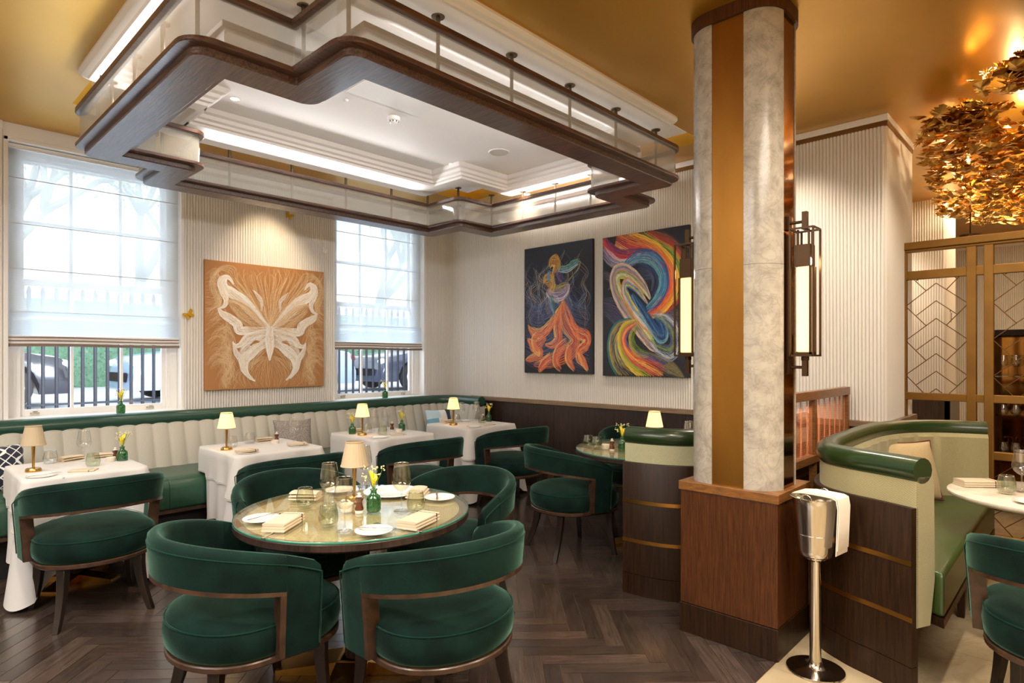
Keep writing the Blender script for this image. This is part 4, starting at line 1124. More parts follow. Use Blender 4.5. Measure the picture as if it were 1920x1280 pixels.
# second table
P_('lamplit', 1.945, 4.96, ZC, 0, 'lit brass table lamp on the second table from the left')
P_('tumbler', 2.03, 5.07, ZC, 0, 'clear tumbler beside the lit lamp, second table')
P_('plate', 1.99, 4.69, ZC, 0, 'side plate at the front left of the second table')
P_('napkinflat', 1.995, 4.70, ZC+.016, 10, 'small folded napkin lying on the front left side plate, second table')
P_('knife', 2.09, 4.67, ZC, 62, 'knife beside the front left side plate, second table')
P_('fork', 2.13, 4.665, ZC, 62, 'fork at the front of the second table')
P_('rollnap', 2.36, 5.22, ZC, 0, 'rumpled white napkin at the back of the second table')
P_('mill', 2.43, 5.12, ZC, 0, 'pepper mill in front of the tweed cushion, second table')
P_('bowl', 2.37, 5.02, ZC, 0, 'salt bowl below the pepper mill, second table')
P_('wine', 2.49, 4.93, ZC, 0, 'wine glass in front of the grey tweed cushion, second table')
P_('plate', 2.45, 4.76, ZC, 0, 'side plate at the front right of the second table')
P_('napkinflat', 2.44, 4.77, ZC+.016, -14, 'folded napkin lying on the front right side plate, second table')
P_('tumbler', 2.22, 5.17, ZC, 0, 'clear tumbler at the back middle of the second table')
# third table
P_('vase', 3.165, 5.10, ZC, 140, 'green vase with yellow calla left of the lit lamp, third table')
P_('lamplit', 3.185, 4.96, ZC, 0, 'lit brass table lamp on the third table')
P_('wine', 3.37, 5.22, ZC, 0, 'leftmost of the three wine glasses on the third table')
P_('wine', 3.43, 5.13, ZC, 0, 'middle of the three wine glasses on the third table')
P_('wine', 3.56, 5.12, ZC, 0, 'rightmost of the three wine glasses on the third table')
P_('tumbler', 3.30, 5.05, ZC, 0, 'tumbler right of the lit lamp, third table')
P_('tumblersmoke', 3.33, 4.84, ZC, 0, 'smoky tumbler at the front of the third table')
P_('napkinflat', 3.43, 4.74, ZC, -20, 'cream folded napkin at the front right of the third table')
P_('rollnap', 3.27, 5.20, ZC, 0, 'white napkin behind the lit lamp, third table')
P_('vase', 3.66, 4.99, ZC, 210, 'green vase with calla and spray at the right of the third table')
P_('mill', 3.62, 5.10, ZC, 0, 'pepper mill beside the right-hand vase, third table')
P_('bowl', 3.56, 4.90, ZC, 0, 'salt bowl beside the right-hand vase, third table')
P_('plate', 3.20, 4.70, ZC, 0, 'side plate at the front of the third table')
P_('knife', 3.29, 4.68, ZC, 60, 'knife beside the side plate, third table')
# corner table
P_('lamplit', 4.33, 4.98, ZC, 0, 'lit brass table lamp on the table nearest the corner')
P_('wine', 4.62, 5.18, ZC, 0, 'left wine glass on the corner table')
P_('wine', 4.80, 5.12, ZC, 0, 'right wine glass on the corner table')
P_('vase', 4.845, 4.96, ZC, 60, 'green vase with yellow flowers on the corner table, against the dado')
P_('mill', 4.80, 5.01, ZC, 0, 'pepper mill beside the vase on the corner table')
P_('plate', 4.37, 4.70, ZC, 0, 'side plate at the front of the corner table')
P_('napkinflat', 4.60, 4.72, ZC, -10, 'folded napkin at the front of the corner table')
P_('tumbler', 4.55, 5.18, ZC, 0, 'tumbler behind the lamp on the corner table')
P_('tumblersmoke', 4.66, 4.88, ZC, 0, 'smoky tumbler near the napkin on the corner table')
P_('plate', 4.72, 5.22, ZC, 0, 'side plate at the back of the corner table')
P_('rollnap', 4.44, 5.20, ZC, 0, 'white napkin behind the lamp on the corner table')
# small round table
P_('tumblersmoke', 3.98, 2.93, ZG, 0, 'smoky tumbler at the far left edge of the small round table')
P_('tumblersmoke', 3.955, 2.83, ZG, 0, 'smoky tumbler nearer the camera on the small round table')
P_('mill', 3.99, 2.71, ZG, 0, 'brown pepper mill between tumblers and vase, small round table')
P_('bowl', 4.03, 2.80, ZG, 0, 'salt bowl behind the pepper mill, small round table')
P_('vase', 4.02, 2.635, ZG, 80, 'green vase with calla and spray on the small round table')
P_('lamplit', 4.27, 2.50, ZG, 0, 'lit brass lamp on the small round table, behind the green bolster')
P_('wine', 4.45, 2.30, ZG, 0, 'wine glass behind the green bolster on the small round table')
# marble table
P_('napkin', 4.33, .47, ZM, -50, 'cream folded napkin on the round marble table')
P_('tumblersmoke', 4.18, .325, ZM, 0, 'smoky tumbler on the round marble table')
P_('wine', 4.30, .27, ZM, 0, 'wine glass cut by the picture edge, on the marble table')
P_('plate', 3.99, .21, ZM, 0, 'side plate at the near edge of the marble table')
# foreground round table
P_('tumblersmoke', 1.45, 2.755, ZG, 0, 'amber-grey tumbler in front of the rolled napkin, upper left of the foreground table')
P_('tumblersmoke', 1.365, 2.39, ZG, 0, 'tumbler at the front centre of the foreground round table')
P_('tumblersmoke', 1.775, 2.31, ZG, 0, 'tumbler behind the right napkin on the foreground round table')
P_('wineamber', 1.505, 2.625, ZG, 0, 'tallest-looking amber wine glass left of centre, foreground table')
P_('wineamber', 1.37, 2.265, ZG, 0, 'amber wine glass just right of the front tumbler, foreground table')
P_('wineamber', 1.74, 2.375, ZG, 0, 'amber wine glass right of the green vase, foreground table')
P_('wineamber', 1.93, 2.99, ZG, 0, 'wine glass at the far side of the foreground table, behind the flowers')
P_('lampoff', 1.70, 2.72, ZG, 0, 'unlit cream-shaded brass lamp in the middle of the foreground table')
P_('charger', 1.93, 2.72, ZG, 0, 'large white dinner plate at the back of the foreground table')
P_('plate', 1.205, 2.69, ZG, 0, 'side plate at the left edge of the foreground table')
P_('plate', 1.445, 2.165, ZG, 0, 'side plate at the front edge of the foreground table')
P_('plate', 2.02, 2.43, ZG, 0, 'side plate at the right edge of the foreground table')
P_('plate', 1.76, 2.96, ZG, 0, 'side plate at the far left of the foreground table, behind the lamp')
P_('napkin', 1.235, 2.535, ZG, 38, 'cream folded napkin at the left front of the foreground table')
P_('napkin', 1.655, 2.135, ZG, 20, 'cream folded napkin at the right front of the foreground table')
P_('rollnap', 1.985, 2.57, ZG, 40, 'cream napkin beside the big dinner plate, foreground table')
P_('rollnap', 1.545, 2.93, ZG, -50, 'rolled cream napkin at the far left of the foreground table')
P_('bowl', 1.56, 2.56, ZG, 0, 'pale salt bowl in the middle of the foreground table')
P_('mill', 1.585, 2.495, ZG, 0, 'brown pepper mill left of the green vase, foreground table')
P_('vase', 1.645, 2.465, ZG, 100, 'emerald bottle vase with yellow flowers in the middle of the foreground table')
P_('knife', 1.235, 2.70, ZG+.016, 14, 'butter knife on the left side plate, foreground table')
P_('knife', 1.315, 2.64, ZG, 30, 'knife between left side plate and napkin, foreground table')
P_('fork', 1.16, 2.47, ZG, 36, 'fork left of the left front napkin, foreground table')
P_('fork', 1.545, 2.185, ZG, 100, 'fork beside the front side plate, foreground table')
P_('knife', 1.56, 2.12, ZG, 108, 'knife in front of the right napkin, foreground table')
P_('knife', 1.45, 2.175, ZG+.016, 128, 'butter knife lying on the front side plate, foreground table')
P_('knife', 2.02, 2.45, ZG+.016, 50, 'butter knife on the right side plate, foreground table')
# window sills
P_('vase', 1.475, 6.00, 1.013, 40, 'green vase with yellow calla on the left window sill')
P_('vase', 4.16, 6.00, 1.013, 160, 'green vase with yellow calla on the sill of the window nearer the corner')
# ------------------------------------------------------------------ paintings
def quad_map(TL, TR, BR, BL):
    """photo-zoom pixel -> square painting coordinates (perspective undone)"""
    hl, hr = BL[1]-TL[1], BR[1]-TR[1]
    def f(x, y):
        t = (x-TL[0])/(TR[0]-TL[0]); top = TL[1]+(TR[1]-TL[1])*t; bot = BL[1]+(BR[1]-BL[1])*t
        k = hl/hr; s = t/(t+(1-t)*k) if True else t
        return s, (y-top)/(bot-top)
    return f
class Art:
    def __init__(s, w, h, seed): s.w, s.h, s.m, s.r, s.n = w, h, MB(), random.Random(seed), 0
    def stroke(s, pts, wid, col):
        pts = [(p[0]*s.w, (1-p[1])*s.h) for p in pts]; s.n += 1; d = .0125+.000003*s.n
        L, Rr = [], []; K = len(pts)
        run = []
        def flush(run):
            if len(run) < 2: return
            n = len(run); v = [(a[0],-d,a[1]) for a, b in run]+[(b[0],-d,b[1]) for a, b in run]
            s.m.add(v, [(i,i+1,n+i+1,n+i) for i in range(n-1)], col=col)
        for i in range(K):
            a = pts[max(i-1,0)]; b = pts[min(i+1,K-1)]; dx, dy = b[0]-a[0], b[1]-a[1]; l = hypot(dx,dy) or 1
            w = wid/2*(.25+.75*sin(pi*min(1,max(0,(i+.6)/K)))**.5)
            q = ((pts[i][0]-dy/l*w, pts[i][1]+dx/l*w), (pts[i][0]+dy/l*w, pts[i][1]-dx/l*w))
            if .002 < pts[i][0] < s.w-.002 and .002 < pts[i][1] < s.h-.002: run.append(q)
            else: flush(run); run = []
        flush(run)
    def bundle(s, ctrl, widths, n, cols, wid=.0016, jit=.006, dark=.25):
        """n parallel strokes spread across a widening/narrowing band"""
        P = cat_rom(ctrl, 7); K = len(P); W = []
        for i in range(K):
            t = i/(K-1)*(len(widths)-1); k = min(int(t), len(widths)-2); W.append(widths[k]+(widths[k+1]-widths[k])*(t-k))
        for j in range(n):
            o = (j+.5)/n*2-1; a0 = s.r.uniform(0, .22)*(s.r.random() < .6); a1 = 1-s.r.uniform(0, .22)*(s.r.random() < .6)
            ph = s.r.uniform(0, TAU); pts = []
            for i in range(int(a0*(K-1)), int(a1*(K-1))+1):
                a = P[max(i-1,0)]; b = P[min(i+1,K-1)]; dx, dy = b[0]-a[0], b[1]-a[1]; l = hypot(dx,dy) or 1
                q = o*W[i]/2+jit*.5*sin(ph+i*.5); pts.append((P[i][0]-dy/l*q, P[i][1]+dx/l*q))
            if len(pts) < 3: continue
            c = cols[min(len(cols)-1, max(0, int((o+1)/2*len(cols)+s.r.uniform(-.6,.6))))]
            f = 1-dark*s.r.random(); s.stroke(pts, wid*s.r.uniform(.6,1.4), (c[0]*f, c[1]*f, c[2]*f, 1))
def canvas(name, lab, loc, rz, w, h, mat, art):
    t = thing(name, lab, 'painting', loc, rz)
    m = MB(); m.box(0, w, -.012, .022, 0, h); m.build('canvas', mat, t, bevel=.002)
    art.m.build('brushwork', M['paint'], t)
    return t
C = lambda r, g, b: srgb(r, g, b)
# --- white butterfly on ochre
A = Art(1.24, 1.24, 11)
f1 = quad_map((95,80),(1113,190),(1105,1155),(80,1187))
def B1(ctrl, widths, n, cols, both=True, **k):
    P = [f1(*p) for p in ctrl]; W = [w/1040 for w in widths]
    A.bundle(P, W, n, cols, **k)
    if both: A.bundle([(1.03-x, y) for x, y in P], W, n, cols, **k)
wh = [C(252,246,236), C(244,228,206), C(255,252,248)]; tn = [C(240,206,160), C(246,218,178), C(226,184,132)]
for k in range(60):
    x = 645+(k-30)*16+A.r.uniform(-12,12); B1([(645+(x-645)*.05,660),(645+(x-645)*.25,560+A.r.uniform(-20,20)),(645+(x-645)*.6,400+A.r.uniform(-30,30)),(x+A.r.uniform(-20,20),250),(x+A.r.uniform(-40,40),120+A.r.uniform(0,90))], [4,10,10], 3, tn, both=False, wid=.0018, jit=.012)
for k in range(46):
    x = 645+(k-23)*13; B1([(645+(x-645)*.2,900),(645+(x-645)*.7,980),(x,1080),(645+(x-645)*.8+A.r.uniform(-20,20),1160)], [4,10], 2, tn, both=False, wid=.0016, jit=.01)
for k in range(36):
    y0 = A.r.uniform(520,1100); x0 = A.r.uniform(95,180)
    B1([(x0,y0),(x0+70,y0-60),(x0+150,y0-40),(x0+170,y0+60),(x0+120,y0+150),(x0+160,y0+260)], [10,34,12], 5, tn, wid=.0015, jit=.02)
for k in range(14):
    y0 = 200+k*20; B1([(100,y0),(190,y0-40+k*4),(230,y0+60),(200,y0+150),(120,y0+200)], [8,20,8], 4, tn, wid=.0015, jit=.014)
for dx in (0, 14, 28, 44): B1([(330+dx,300),(310+dx,200-dx),(230,170-dx*.6),(175-dx*.6,240),(190-dx,340),(230-dx,420),(205-dx*.7,480),(100,490+dx)], [14,20,10], 8, tn, wid=.0015)
B1([(645,662),(560,590),(480,500),(400,420),(320,360),(270,320),(250,270),(270,232),(305,240),(340,290)], [18,70,92,100,84,60,54,44,26,6], 110, wh, wid=.0021, jit=.004)
B1([(300,225),(245,235),(225,290),(255,360),(275,430),(255,480),(215,492)], [8,34,48,54,40,24,4], 56, wh, wid=.0021)
B1([(205,490),(250,545),(320,585),(370,630),(385,680),(450,685),(560,680),(645,675)], [4,56,70,78,66,70,60,44], 90, wh, wid=.0021)
B1([(610,655),(520,605),(430,545),(340,470),(300,420)], [20,70,90,70,20], 34, tn, wid=.0018, jit=.012)
B1([(600,690),(500,650),(400,560),(320,480)], [10,50,60,20], 20, tn, wid=.0018, jit=.01)
B1([(630,800),(560,850),(500,930),(480,1020)], [40,90,80,20], 30, tn, wid=.0018, jit=.01)
B1([(600,640),(520,560),(430,480),(330,430),(290,440)], [8,40,40,30,8], 26, tn, wid=.0018)
B1([(640,690),(540,715),(450,745),(400,800),(355,810),(328,775)], [50,66,56,44,24,3], 70, wh, wid=.0021)
B1([(640,760),(560,800),(500,860),(440,920),(425,990),(460,1060),(520,1112)], [110,96,86,80,66,30,4], 110, wh, wid=.0021)
B1([(600,730),(520,790),(440,850),(400,920)], [60,80,90,30], 60, wh, wid=.0021)
B1([(332,790),(360,870),(400,930),(420,1010),(480,1100)], [6,44,50,44,6], 46, wh, wid=.0021)
B1([(645,645),(645,760),(645,860),(645,938)], [44,84,56,4], 70, wh, both=False, wid=.003)
B1([(575,520),(572,440),(545,390),(500,340)], [6,26,34,3], 18, wh, wid=.0021)
B1([(480,810),(520,780),(560,775)], [4,22,6], 12, [C(170,118,66), C(190,140,90)], wid=.004)
canvas('butterfly_painting', 'square ochre canvas with a white line-drawn butterfly between the two windows', (2.184, WY-.040, 1.178), 0, 1.235, 1.243, M['canvasorange'], A)
# --- swirl with figure on charcoal
A2 = Art(.97, 1.43, 21)
f2 = quad_map((125,165),(675,85),(668,1160),(125,1150))
def B2(ctrl, widths, n, cols, **k): A2.bundle([f2(*p) for p in ctrl], [w/545 for w in widths], n, cols, **k)
org = [C(232,120,70), C(240,150,96), C(228,96,80), C(244,190,110)]; blu = [C(70,110,160), C(110,150,190), C(60,90,130), C(140,120,170)]
wv = [C(220,220,230), C(200,150,120), C(150,180,210), C(230,200,140)]
for k in range(60):
    x = 140+A2.r.uniform(0,500); y = A2.r.uniform(170,520); q = A2.r.uniform(-70,70)
    B2([(x,y),(x+q,y+90),(x-q*.6,y+190),(x+q*.8,y+300)], [6,26,10], 4, wv if k % 2 else blu, wid=.0014, jit=.02)
for k in range(26):
    y = 560+k*20; B2([(135,y),(230,y+60-k),(330,y+20),(430,y-60),(520,y+30),(650,y+80)], [24,44,30], 9, blu+[C(120,80,120)], wid=.0016, jit=.012)
fl = [([(445,560),(430,640),(400,700),(395,800),(400,880),(350,930),(295,930)],[10,40,60,70,60,36,6]),
 ([(440,580),(390,690),(320,790),(250,840),(190,820),(155,770)],[14,40,50,52,40,6]),
 ([(440,580),(480,680),(520,780),(560,830),(630,870),(620,930),(570,970),(560,1040),(600,1100)],[14,40,44,50,56,50,40,30,8]),
 ([(430,600),(450,760),(530,860),(520,950),(440,1010),(330,1060),(200,1090)],[16,60,70,80,80,60,10]),
 ([(300,860),(250,920),(200,940),(175,910),(150,880)],[20,54,60,34,6]),
 ([(240,830),(200,880),(215,960),(260,1000),(170,1040),(135,1050)],[10,36,40,44,30,6]),
 ([(470,900),(400,980),(380,1060),(420,1130)],[30,60,50,20]),([(500,940),(480,1030),(530,1130)],[40,50,16]),([(560,980),(600,1060),(640,1130)],[20,40,12]),
 ([(340,1020),(280,1080),(240,1140)],[40,50,20])]
for c, w in fl: B2(c, w, 34, org, wid=.0034)
B2([(330,310),(345,270),(375,262),(392,300),(372,350),(355,385)], [20,44,60,56,40,8], 30, [C(222,170,80), C(196,140,60), C(240,200,120)], wid=.0045)
B2([(290,440),(300,412),(335,412),(352,450),(335,500),(315,515)], [16,50,64,60,40,6], 30, [C(222,176,84), C(236,200,120), C(190,130,60)], wid=.0045)
B2([(380,350),(400,400),(430,440)], [30,60,40], 26, [C(96,70,120), C(120,96,140), C(60,50,90)], wid=.005)
B2([(395,330),(470,325),(520,290),(575,262)], [26,36,34,22], 22, [C(120,190,150), C(130,180,210), C(190,220,200)], wid=.0035)
B2([(575,262),(565,310),(520,370),(470,430)], [16,8,8,6], 8, [C(196,180,110), C(90,80,60)], wid=.003)
B2([(305,500),(350,540),(420,535),(470,490),(485,440)], [20,44,50,40,14], 30, [C(196,170,200), C(150,130,170), C(226,210,220)], wid=.004)
B2([(370,490),(420,470),(475,440)], [16,36,14], 16, [C(170,160,80), C(220,200,120), C(110,120,60)], wid=.0035)
B2([(320,370),(330,420),(320,360),(350,340)], [10,24,10], 10, [C(110,150,200)], wid=.003)
B2([(335,540),(350,600),(370,690)], [40,44,8], 22, [C(70,120,130), C(110,170,170), C(140,150,200)], wid=.004)
B2([(350,540),(390,570),(400,600)], [20,30,6], 10, wv, wid=.003)
t = canvas('dancer_painting', 'tall charcoal canvas of a dancer figure with orange flame-like swirls, left of the pair', (WX-.040, 4.771, 1.313), -pi/2, .97, 1.43, M['canvasdark'], A2)
# --- rainbow ribbon
A3 = Art(.97, 1.43, 31)
f3 = quad_map((748,70),(1440,-32),(1447,1188),(750,1168))
def B3(ctrl, widths, n, cols, **k): A3.bundle([f3(*p) for p in ctrl], [w/690 for w in widths], n, cols, **k)
gr = [C(120,120,140), C(150,130,150), C(90,100,120)]
for k in range(16): B3([(755,560+k*8),(850,560+k*14),(930,620+k*16),(985,740+k*2)], [10,24,8], 4, [C(130,110,160),C(90,110,150)], wid=.0013)
for k in range(14): B3([(1130,20+k*12),(1240,40+k*14),(1340,110+k*14),(1430,200+k*16)], [14,24,10], 5, [C(150,60,40), C(190,120,60), C(120,110,60)], wid=.0016)
for k in range(18): B3([(1040,960+k*5),(1150,1000+k*4),(1260,1030+k*7),(1330,1090+k*5),(1400,1190)], [12,26,14], 5, [C(140,130,110), C(160,150,60), C(100,90,110)], wid=.0015)
for k in range(12): B3([(1170,690),(1290,650+k*12),(1360,660+k*16),(1440,700+k*22)], [6,20,10], 5, gr, wid=.0014)
for k in range(8): B3([(755,330+k*10),(800,360+k*8),(825,420+k*6),(790,490)], [6,16,6], 4, gr, wid=.0013)
B3([(1050,30),(1170,110),(1300,190),(1370,320),(1370,470),(1300,580),(1190,680)], [70,84,90,84,80,70,40], 74, [C(180,60,50), C(220,140,50), C(150,180,50), C(90,140,60), C(150,60,90)], wid=.0038)
B3([(860,60),(970,110),(1090,150),(1200,220),(1280,330),(1300,450),(1260,560),(1180,650),(1105,690)], [90,110,100,96,110,110,90,70,26], 120, [C(250,196,60), C(244,150,50), C(236,110,60), C(214,70,80), C(246,170,90)], wid=.004)
B3([(757,80),(790,160),(860,215),(950,225),(1050,195),(1120,185)], [50,84,80,70,50,20], 70, [C(120,50,110), C(196,50,70), C(226,80,70), C(110,70,140)], wid=.0038)
B3([(750,170),(810,240),(880,280),(970,270),(1050,225),(1130,235)], [50,70,50,44,34,26], 46, [C(226,226,232), C(160,170,200), C(200,190,210)], wid=.0021)
B3([(930,290),(1030,235),(1140,250),(1215,340),(1225,460),(1170,570),(1100,635)], [30,74,90,96,90,70,30], 96, [C(40,90,150), C(80,150,190), C(60,120,170), C(110,180,190), C(40,60,110)], wid=.0034)
for k in range(8): B3([(1000,330+k*12),(1090,310+k*14),(1150,400),(1140,500)], [8,30,10], 5, [C(90,100,140), C(70,90,130)], wid=.0014)
B3([(1130,560),(1080,470),(1000,385),(915,335),(855,360),(848,440),(890,550),(970,680),(1060,810),(1140,920),(1190,975)], [10,50,70,76,80,84,90,90,80,60,10], 110, [C(190,200,70), C(230,226,200), C(150,170,60), C(206,160,150), C(110,140,170), C(236,200,170)], wid=.0034)
B3([(1110,600),(1040,500),(980,445),(935,430),(925,500),(985,620),(1070,730),(1150,820),(1200,865)], [8,34,44,46,52,60,60,40,8], 60, [C(60,120,180), C(236,214,90), C(90,140,190), C(230,230,230), C(220,140,80)], wid=.0032)
B3([(985,520),(1060,640),(1140,770),(1205,860),(1245,850),(1225,760),(1170,700)], [14,50,60,60,54,50,20], 66, [C(30,80,140), C(70,130,180), C(40,60,120), C(120,180,200)], wid=.003)
B3([(1150,690),(1250,720),(1320,810),(1340,910),(1290,990),(1200,960),(1130,890)], [14,60,84,90,80,60,20], 74, [C(130,150,190), C(220,224,228), C(70,110,160), C(150,170,90), C(90,110,150)], wid=.0021)
B3([(985,735),(880,790),(835,890),(840,1000),(890,1100),(980,1180)], [26,74,96,104,110,120], 110, [C(60,120,170), C(200,190,60), C(60,60,100), C(190,160,60), C(40,120,130)], wid=.0036)
B3([(1015,745),(935,800),(905,880),(930,970),(1000,1050),(1110,1110),(1230,1185)], [30,70,80,90,110,130,150], 130, [C(70,80,150), C(228,96,64), C(244,170,80), C(216,100,80), C(160,180,60), C(236,196,70)], wid=.004)
B3([(1030,770),(985,840),(985,910),(1030,980),(1120,1010)], [20,40,50,50,20], 40, [C(120,160,60), C(90,110,60), C(190,180,70)], wid=.0021)
t = canvas('ribbon_painting', 'tall charcoal canvas with interlocking rainbow ribbons, the right of the pair, beside the column', (WX-.040, 3.672, 1.301), -pi/2, .97, 1.425, M['canvasdark'], A3)

# wall butterflies
def bfly(lab, x, z, mat, ang, s=1):
    t = thing('wall_butterfly', lab, 'butterfly ornament', (x, WY-.019, z), 0); t.rotation_euler = (0, R(ang), 0); t.scale = (s, s, s)
    for sx in (-1, 1):
        m = MB(); pts = [(0,.004),(.012,.03),(.034,.042),(.046,.034),(.042,.014),(.026,.0),(.034,-.014),(.026,-.03),(.012,-.028),(0,-.008)]
        n = len(pts); fold = .35
        m.add([(sx*x_, -abs(x_)*fold-.002, z_) for x_, z_ in pts]+[(sx*x_, -abs(x_)*fold-.0005, z_) for x_, z_ in pts], [tuple(range(n)), tuple(range(2*n-1, n-1, -1))]+[(i, n+i, n+(i+1) % n, (i+1) % n) for i in range(n)])
        m.build('wing', mat, t)
    m = MB(); m.tube([(0,-.004,-.02),(0,-.006,0),(0,-.004,.02)], [.002,.0035,.002], 8); m.build('body', mat, t, smooth=True); return t
bfly('gold butterfly ornament high on the fluted wall above the ochre painting', 3.033, 2.975, M['butterfly'], 25)
bfly('gold butterfly ornament on the wall just left of the ochre painting', 2.055, 1.885, M['butterfly'], -35, 1.1)
bfly('white butterfly ornament on the wall at the upper right of the ochre painting', 3.445, 2.66, M['butterflyw'], 20, .8)
# ------------------------------------------------------------------ wine cooler on its stand
bs = thing('wine_cooler_stand', 'polished steel pedestal stand in front of the dark booth panel', 'stand', (3.115, .955, 0))
m = MB(); m.lathe([(0,.004),(.128,.0),(.130,.004),(.128,.010),(.05,.016),(.032,.03),(.027,.05),(.0255,.08),(.0255,.52),(.035,.532),(.052,.538),(.056,.546),(0,.547)], 48); m.build('pedestal', M['steel'], bs, smooth=True, auto=40)
m = MB(); m.tube([(.084*cos(a), .084*sin(a), .655) for a in [TAU*k/40 for k in range(40)]], .003, 6, closed=True)
m.build('holder_ring', M['steel'], bs, smooth=True)
bk = thing('wine_cooler', 'polished steel wine bucket with two loop handles, on the pedestal stand', 'wine bucket', (3.115, .955, .548))
m = MB(); m.lathe([(0,0),(.066,0),(.074,.008),(.078,.03),(.088,.14),(.098,.25),(.108,.278),(.111,.282),(.108,.284),(.096,.262),(.086,.15),(.075,.02),(0,.012)], 48); m.build('bucket', M['steel'], bk, smooth=True, auto=60)
for s in (-1, 1):
    a0 = R(175); c, q = cos(a0), sin(a0)
    m = MB(); pts = [(s*(.104)*c-.0*q+u*(-q), s*(.104)*q+u*c, .275+h) for u, h in [(.026*cos(t), .030*sin(t)) for t in [pi*k/12 for k in range(13)]]]
    m.tube(pts, .0032, 8); m.build('handle', M['steel'], bk, smooth=True)
tw = thing('folded_towel', 'folded cream service towel hanging over the rim of the wine bucket', 'towel', (3.115, .955, .548)); m = MB()
dx, dy = cos(R(262)), sin(R(262)); tx, ty = -dy, dx
prof = [(-.085,.292),(-.03,.300),(.05,.300),(.10,.298),(.119,.290),(.126,.25),(.122,.15),(.118,.035)]
for lay, (o, dz, w) in enumerate(((.0,.0,.058),(.006,.0045,.056))):
    P2 = [(r*1.0+o, z+dz+(.02*lay if i == len(prof)-1 else 0)) for i, (r, z) in enumerate(prof)]
    rings = []
    for (r, z) in P2: rings.append([(dx*rr+tx*ww, dy*rr+ty*ww, zz) for rr, ww, zz in ((r,-w,z),(r,w,z),(r+.0035,w,z+.0035),(r+.0035,-w,z+.0035))])
    m.loft(rings)
m.build('folded_cloth', M['towel'], tw, smooth=True, auto=50)

# ------------------------------------------------------------------ gold lattice room divider
lt = thing('lattice_divider', 'gold-bronze lattice room divider with chevron bars behind the olive booth', 'room divider', (5.92, 0, 0))
m = MB(); m.box(-.045, .045, -2.3, 1.128, 2.375, 2.435); m.box(-.03, .03, -2.3, 1.128, 2.355, 2.376); m.build('top_rail', M['lattice'], lt, bevel=.006)
panels = []; y = 1.128
m = MB(); m.box(-.03, .03, 1.103, 1.128, 0, 2.355); m.build('post', M['lattice'], lt, bevel=.003)
y = 1.103; span = .40
for k in range(6):
    y1, y0 = y, y-span; panels.append((y0, y1))
    for a, b in ((y0-.062, y0), (y0-.168, y0-.108)):
        m = MB(); m.box(-.032, .032, a, b, 0, 2.355); m.build('post', M['lattice'], lt, bevel=.004)
    y = y0-.168
for z0, z1 in ((2.13,2.20),(1.145,1.205),(.712,.772),(.04,.14)):
    m = MB(); m.box(-.024, .024, -2.3, 1.128, z0, z1); m.build('cross_rail', M['lattice'], lt, bevel=.004)
for (y0, y1) in panels:
    cy = (y0+y1)/2; hw = (y1-y0)/2
    for zb, zt in ((1.205,2.13),(.14,.712)):
        m = MB(); r = .0042
        def seg(ya, za, yb, zb_):
            # clip to the panel
            n = 30; pts = [(ya+(yb-ya)*i/n, za+(zb_-za)*i/n) for i in range(n+1)]
            pts = [p for p in pts if zb-.004 < p[1] < zt+.004 and abs(p[0]) <= hw+.001]
            if len(pts) > 1: m.tube([(0, cy+pts[0][0], pts[0][1]), (0, cy+pts[-1][0], pts[-1][1])], r, 4)
        z = zb-.25
        sl = .84
        while z < zt+.5:
            for s in (-1, 1):
                seg(0, z, s*hw, z-sl*hw)                      # wide chevron
                seg(0, z+.142, s*.135, z+.142-sl*.135)        # narrow chevron
                seg(s*hw, z+.142-.045-.0, s*.068, z-sl*.068+.0)   # counter diagonal
            z += .284
        m.build('chevron_bars', M['latticebar'], lt)
# ------------------------------------------------------------------ back bar with glasses seen through the lattice
bb = thing('back_bar', 'dark wood back-bar shelving with glassware, seen through the lattice', 'shelving', (7.75, 0, 0))
m = MB()
m.box(-.18, .18, -1.6, .72, 0, .10); m.build('base', M['darkwood'], bb, bevel=.004); m = MB(); m.box(-.18, .18, -1.6, .72, 1.70, 1.76); m.build('counter', M['darkwood'], bb, bevel=.004)
for yy in (.68, .20, -.30, -.80, -1.3):
    m = MB(); m.box(-.18, .18, yy, yy+.045, .10, 1.70); m.build('upright', M['darkwood'], bb, bevel=.003)
for zz in (.55, .92, 1.30):
    m = MB(); m.box(-.17, .17, -1.55, .68, zz, zz+.012); m.build('shelf', M['shelfglass'], bb)
m = MB(); m.box(.165, .18, -1.6, .72, .1, 1.7); m.build('back_panel', M['bronze'], bb)
labs = []
PROTO['stub'] = (tumbler(M['clear']), [None]); PROTO['goblet'] = (wine('wine_glass', M['clear'], .9), [None])
names = {.562: 'lowest', .932: 'middle', 1.312: 'top'}
for zz in (.562, .932, 1.312):
    for i in range(12):
        yy = .62-.095*i
        if abs(yy-.225) < .045 or yy < -.45: continue
        k = 'goblet' if (zz > 1.2) else 'stub'
        P_(k, 7.66, yy, zz, 0, 'glass on the %s shelf of the back bar behind the lattice' % names[zz], 'glasses on the %s back-bar shelf' % names[zz])
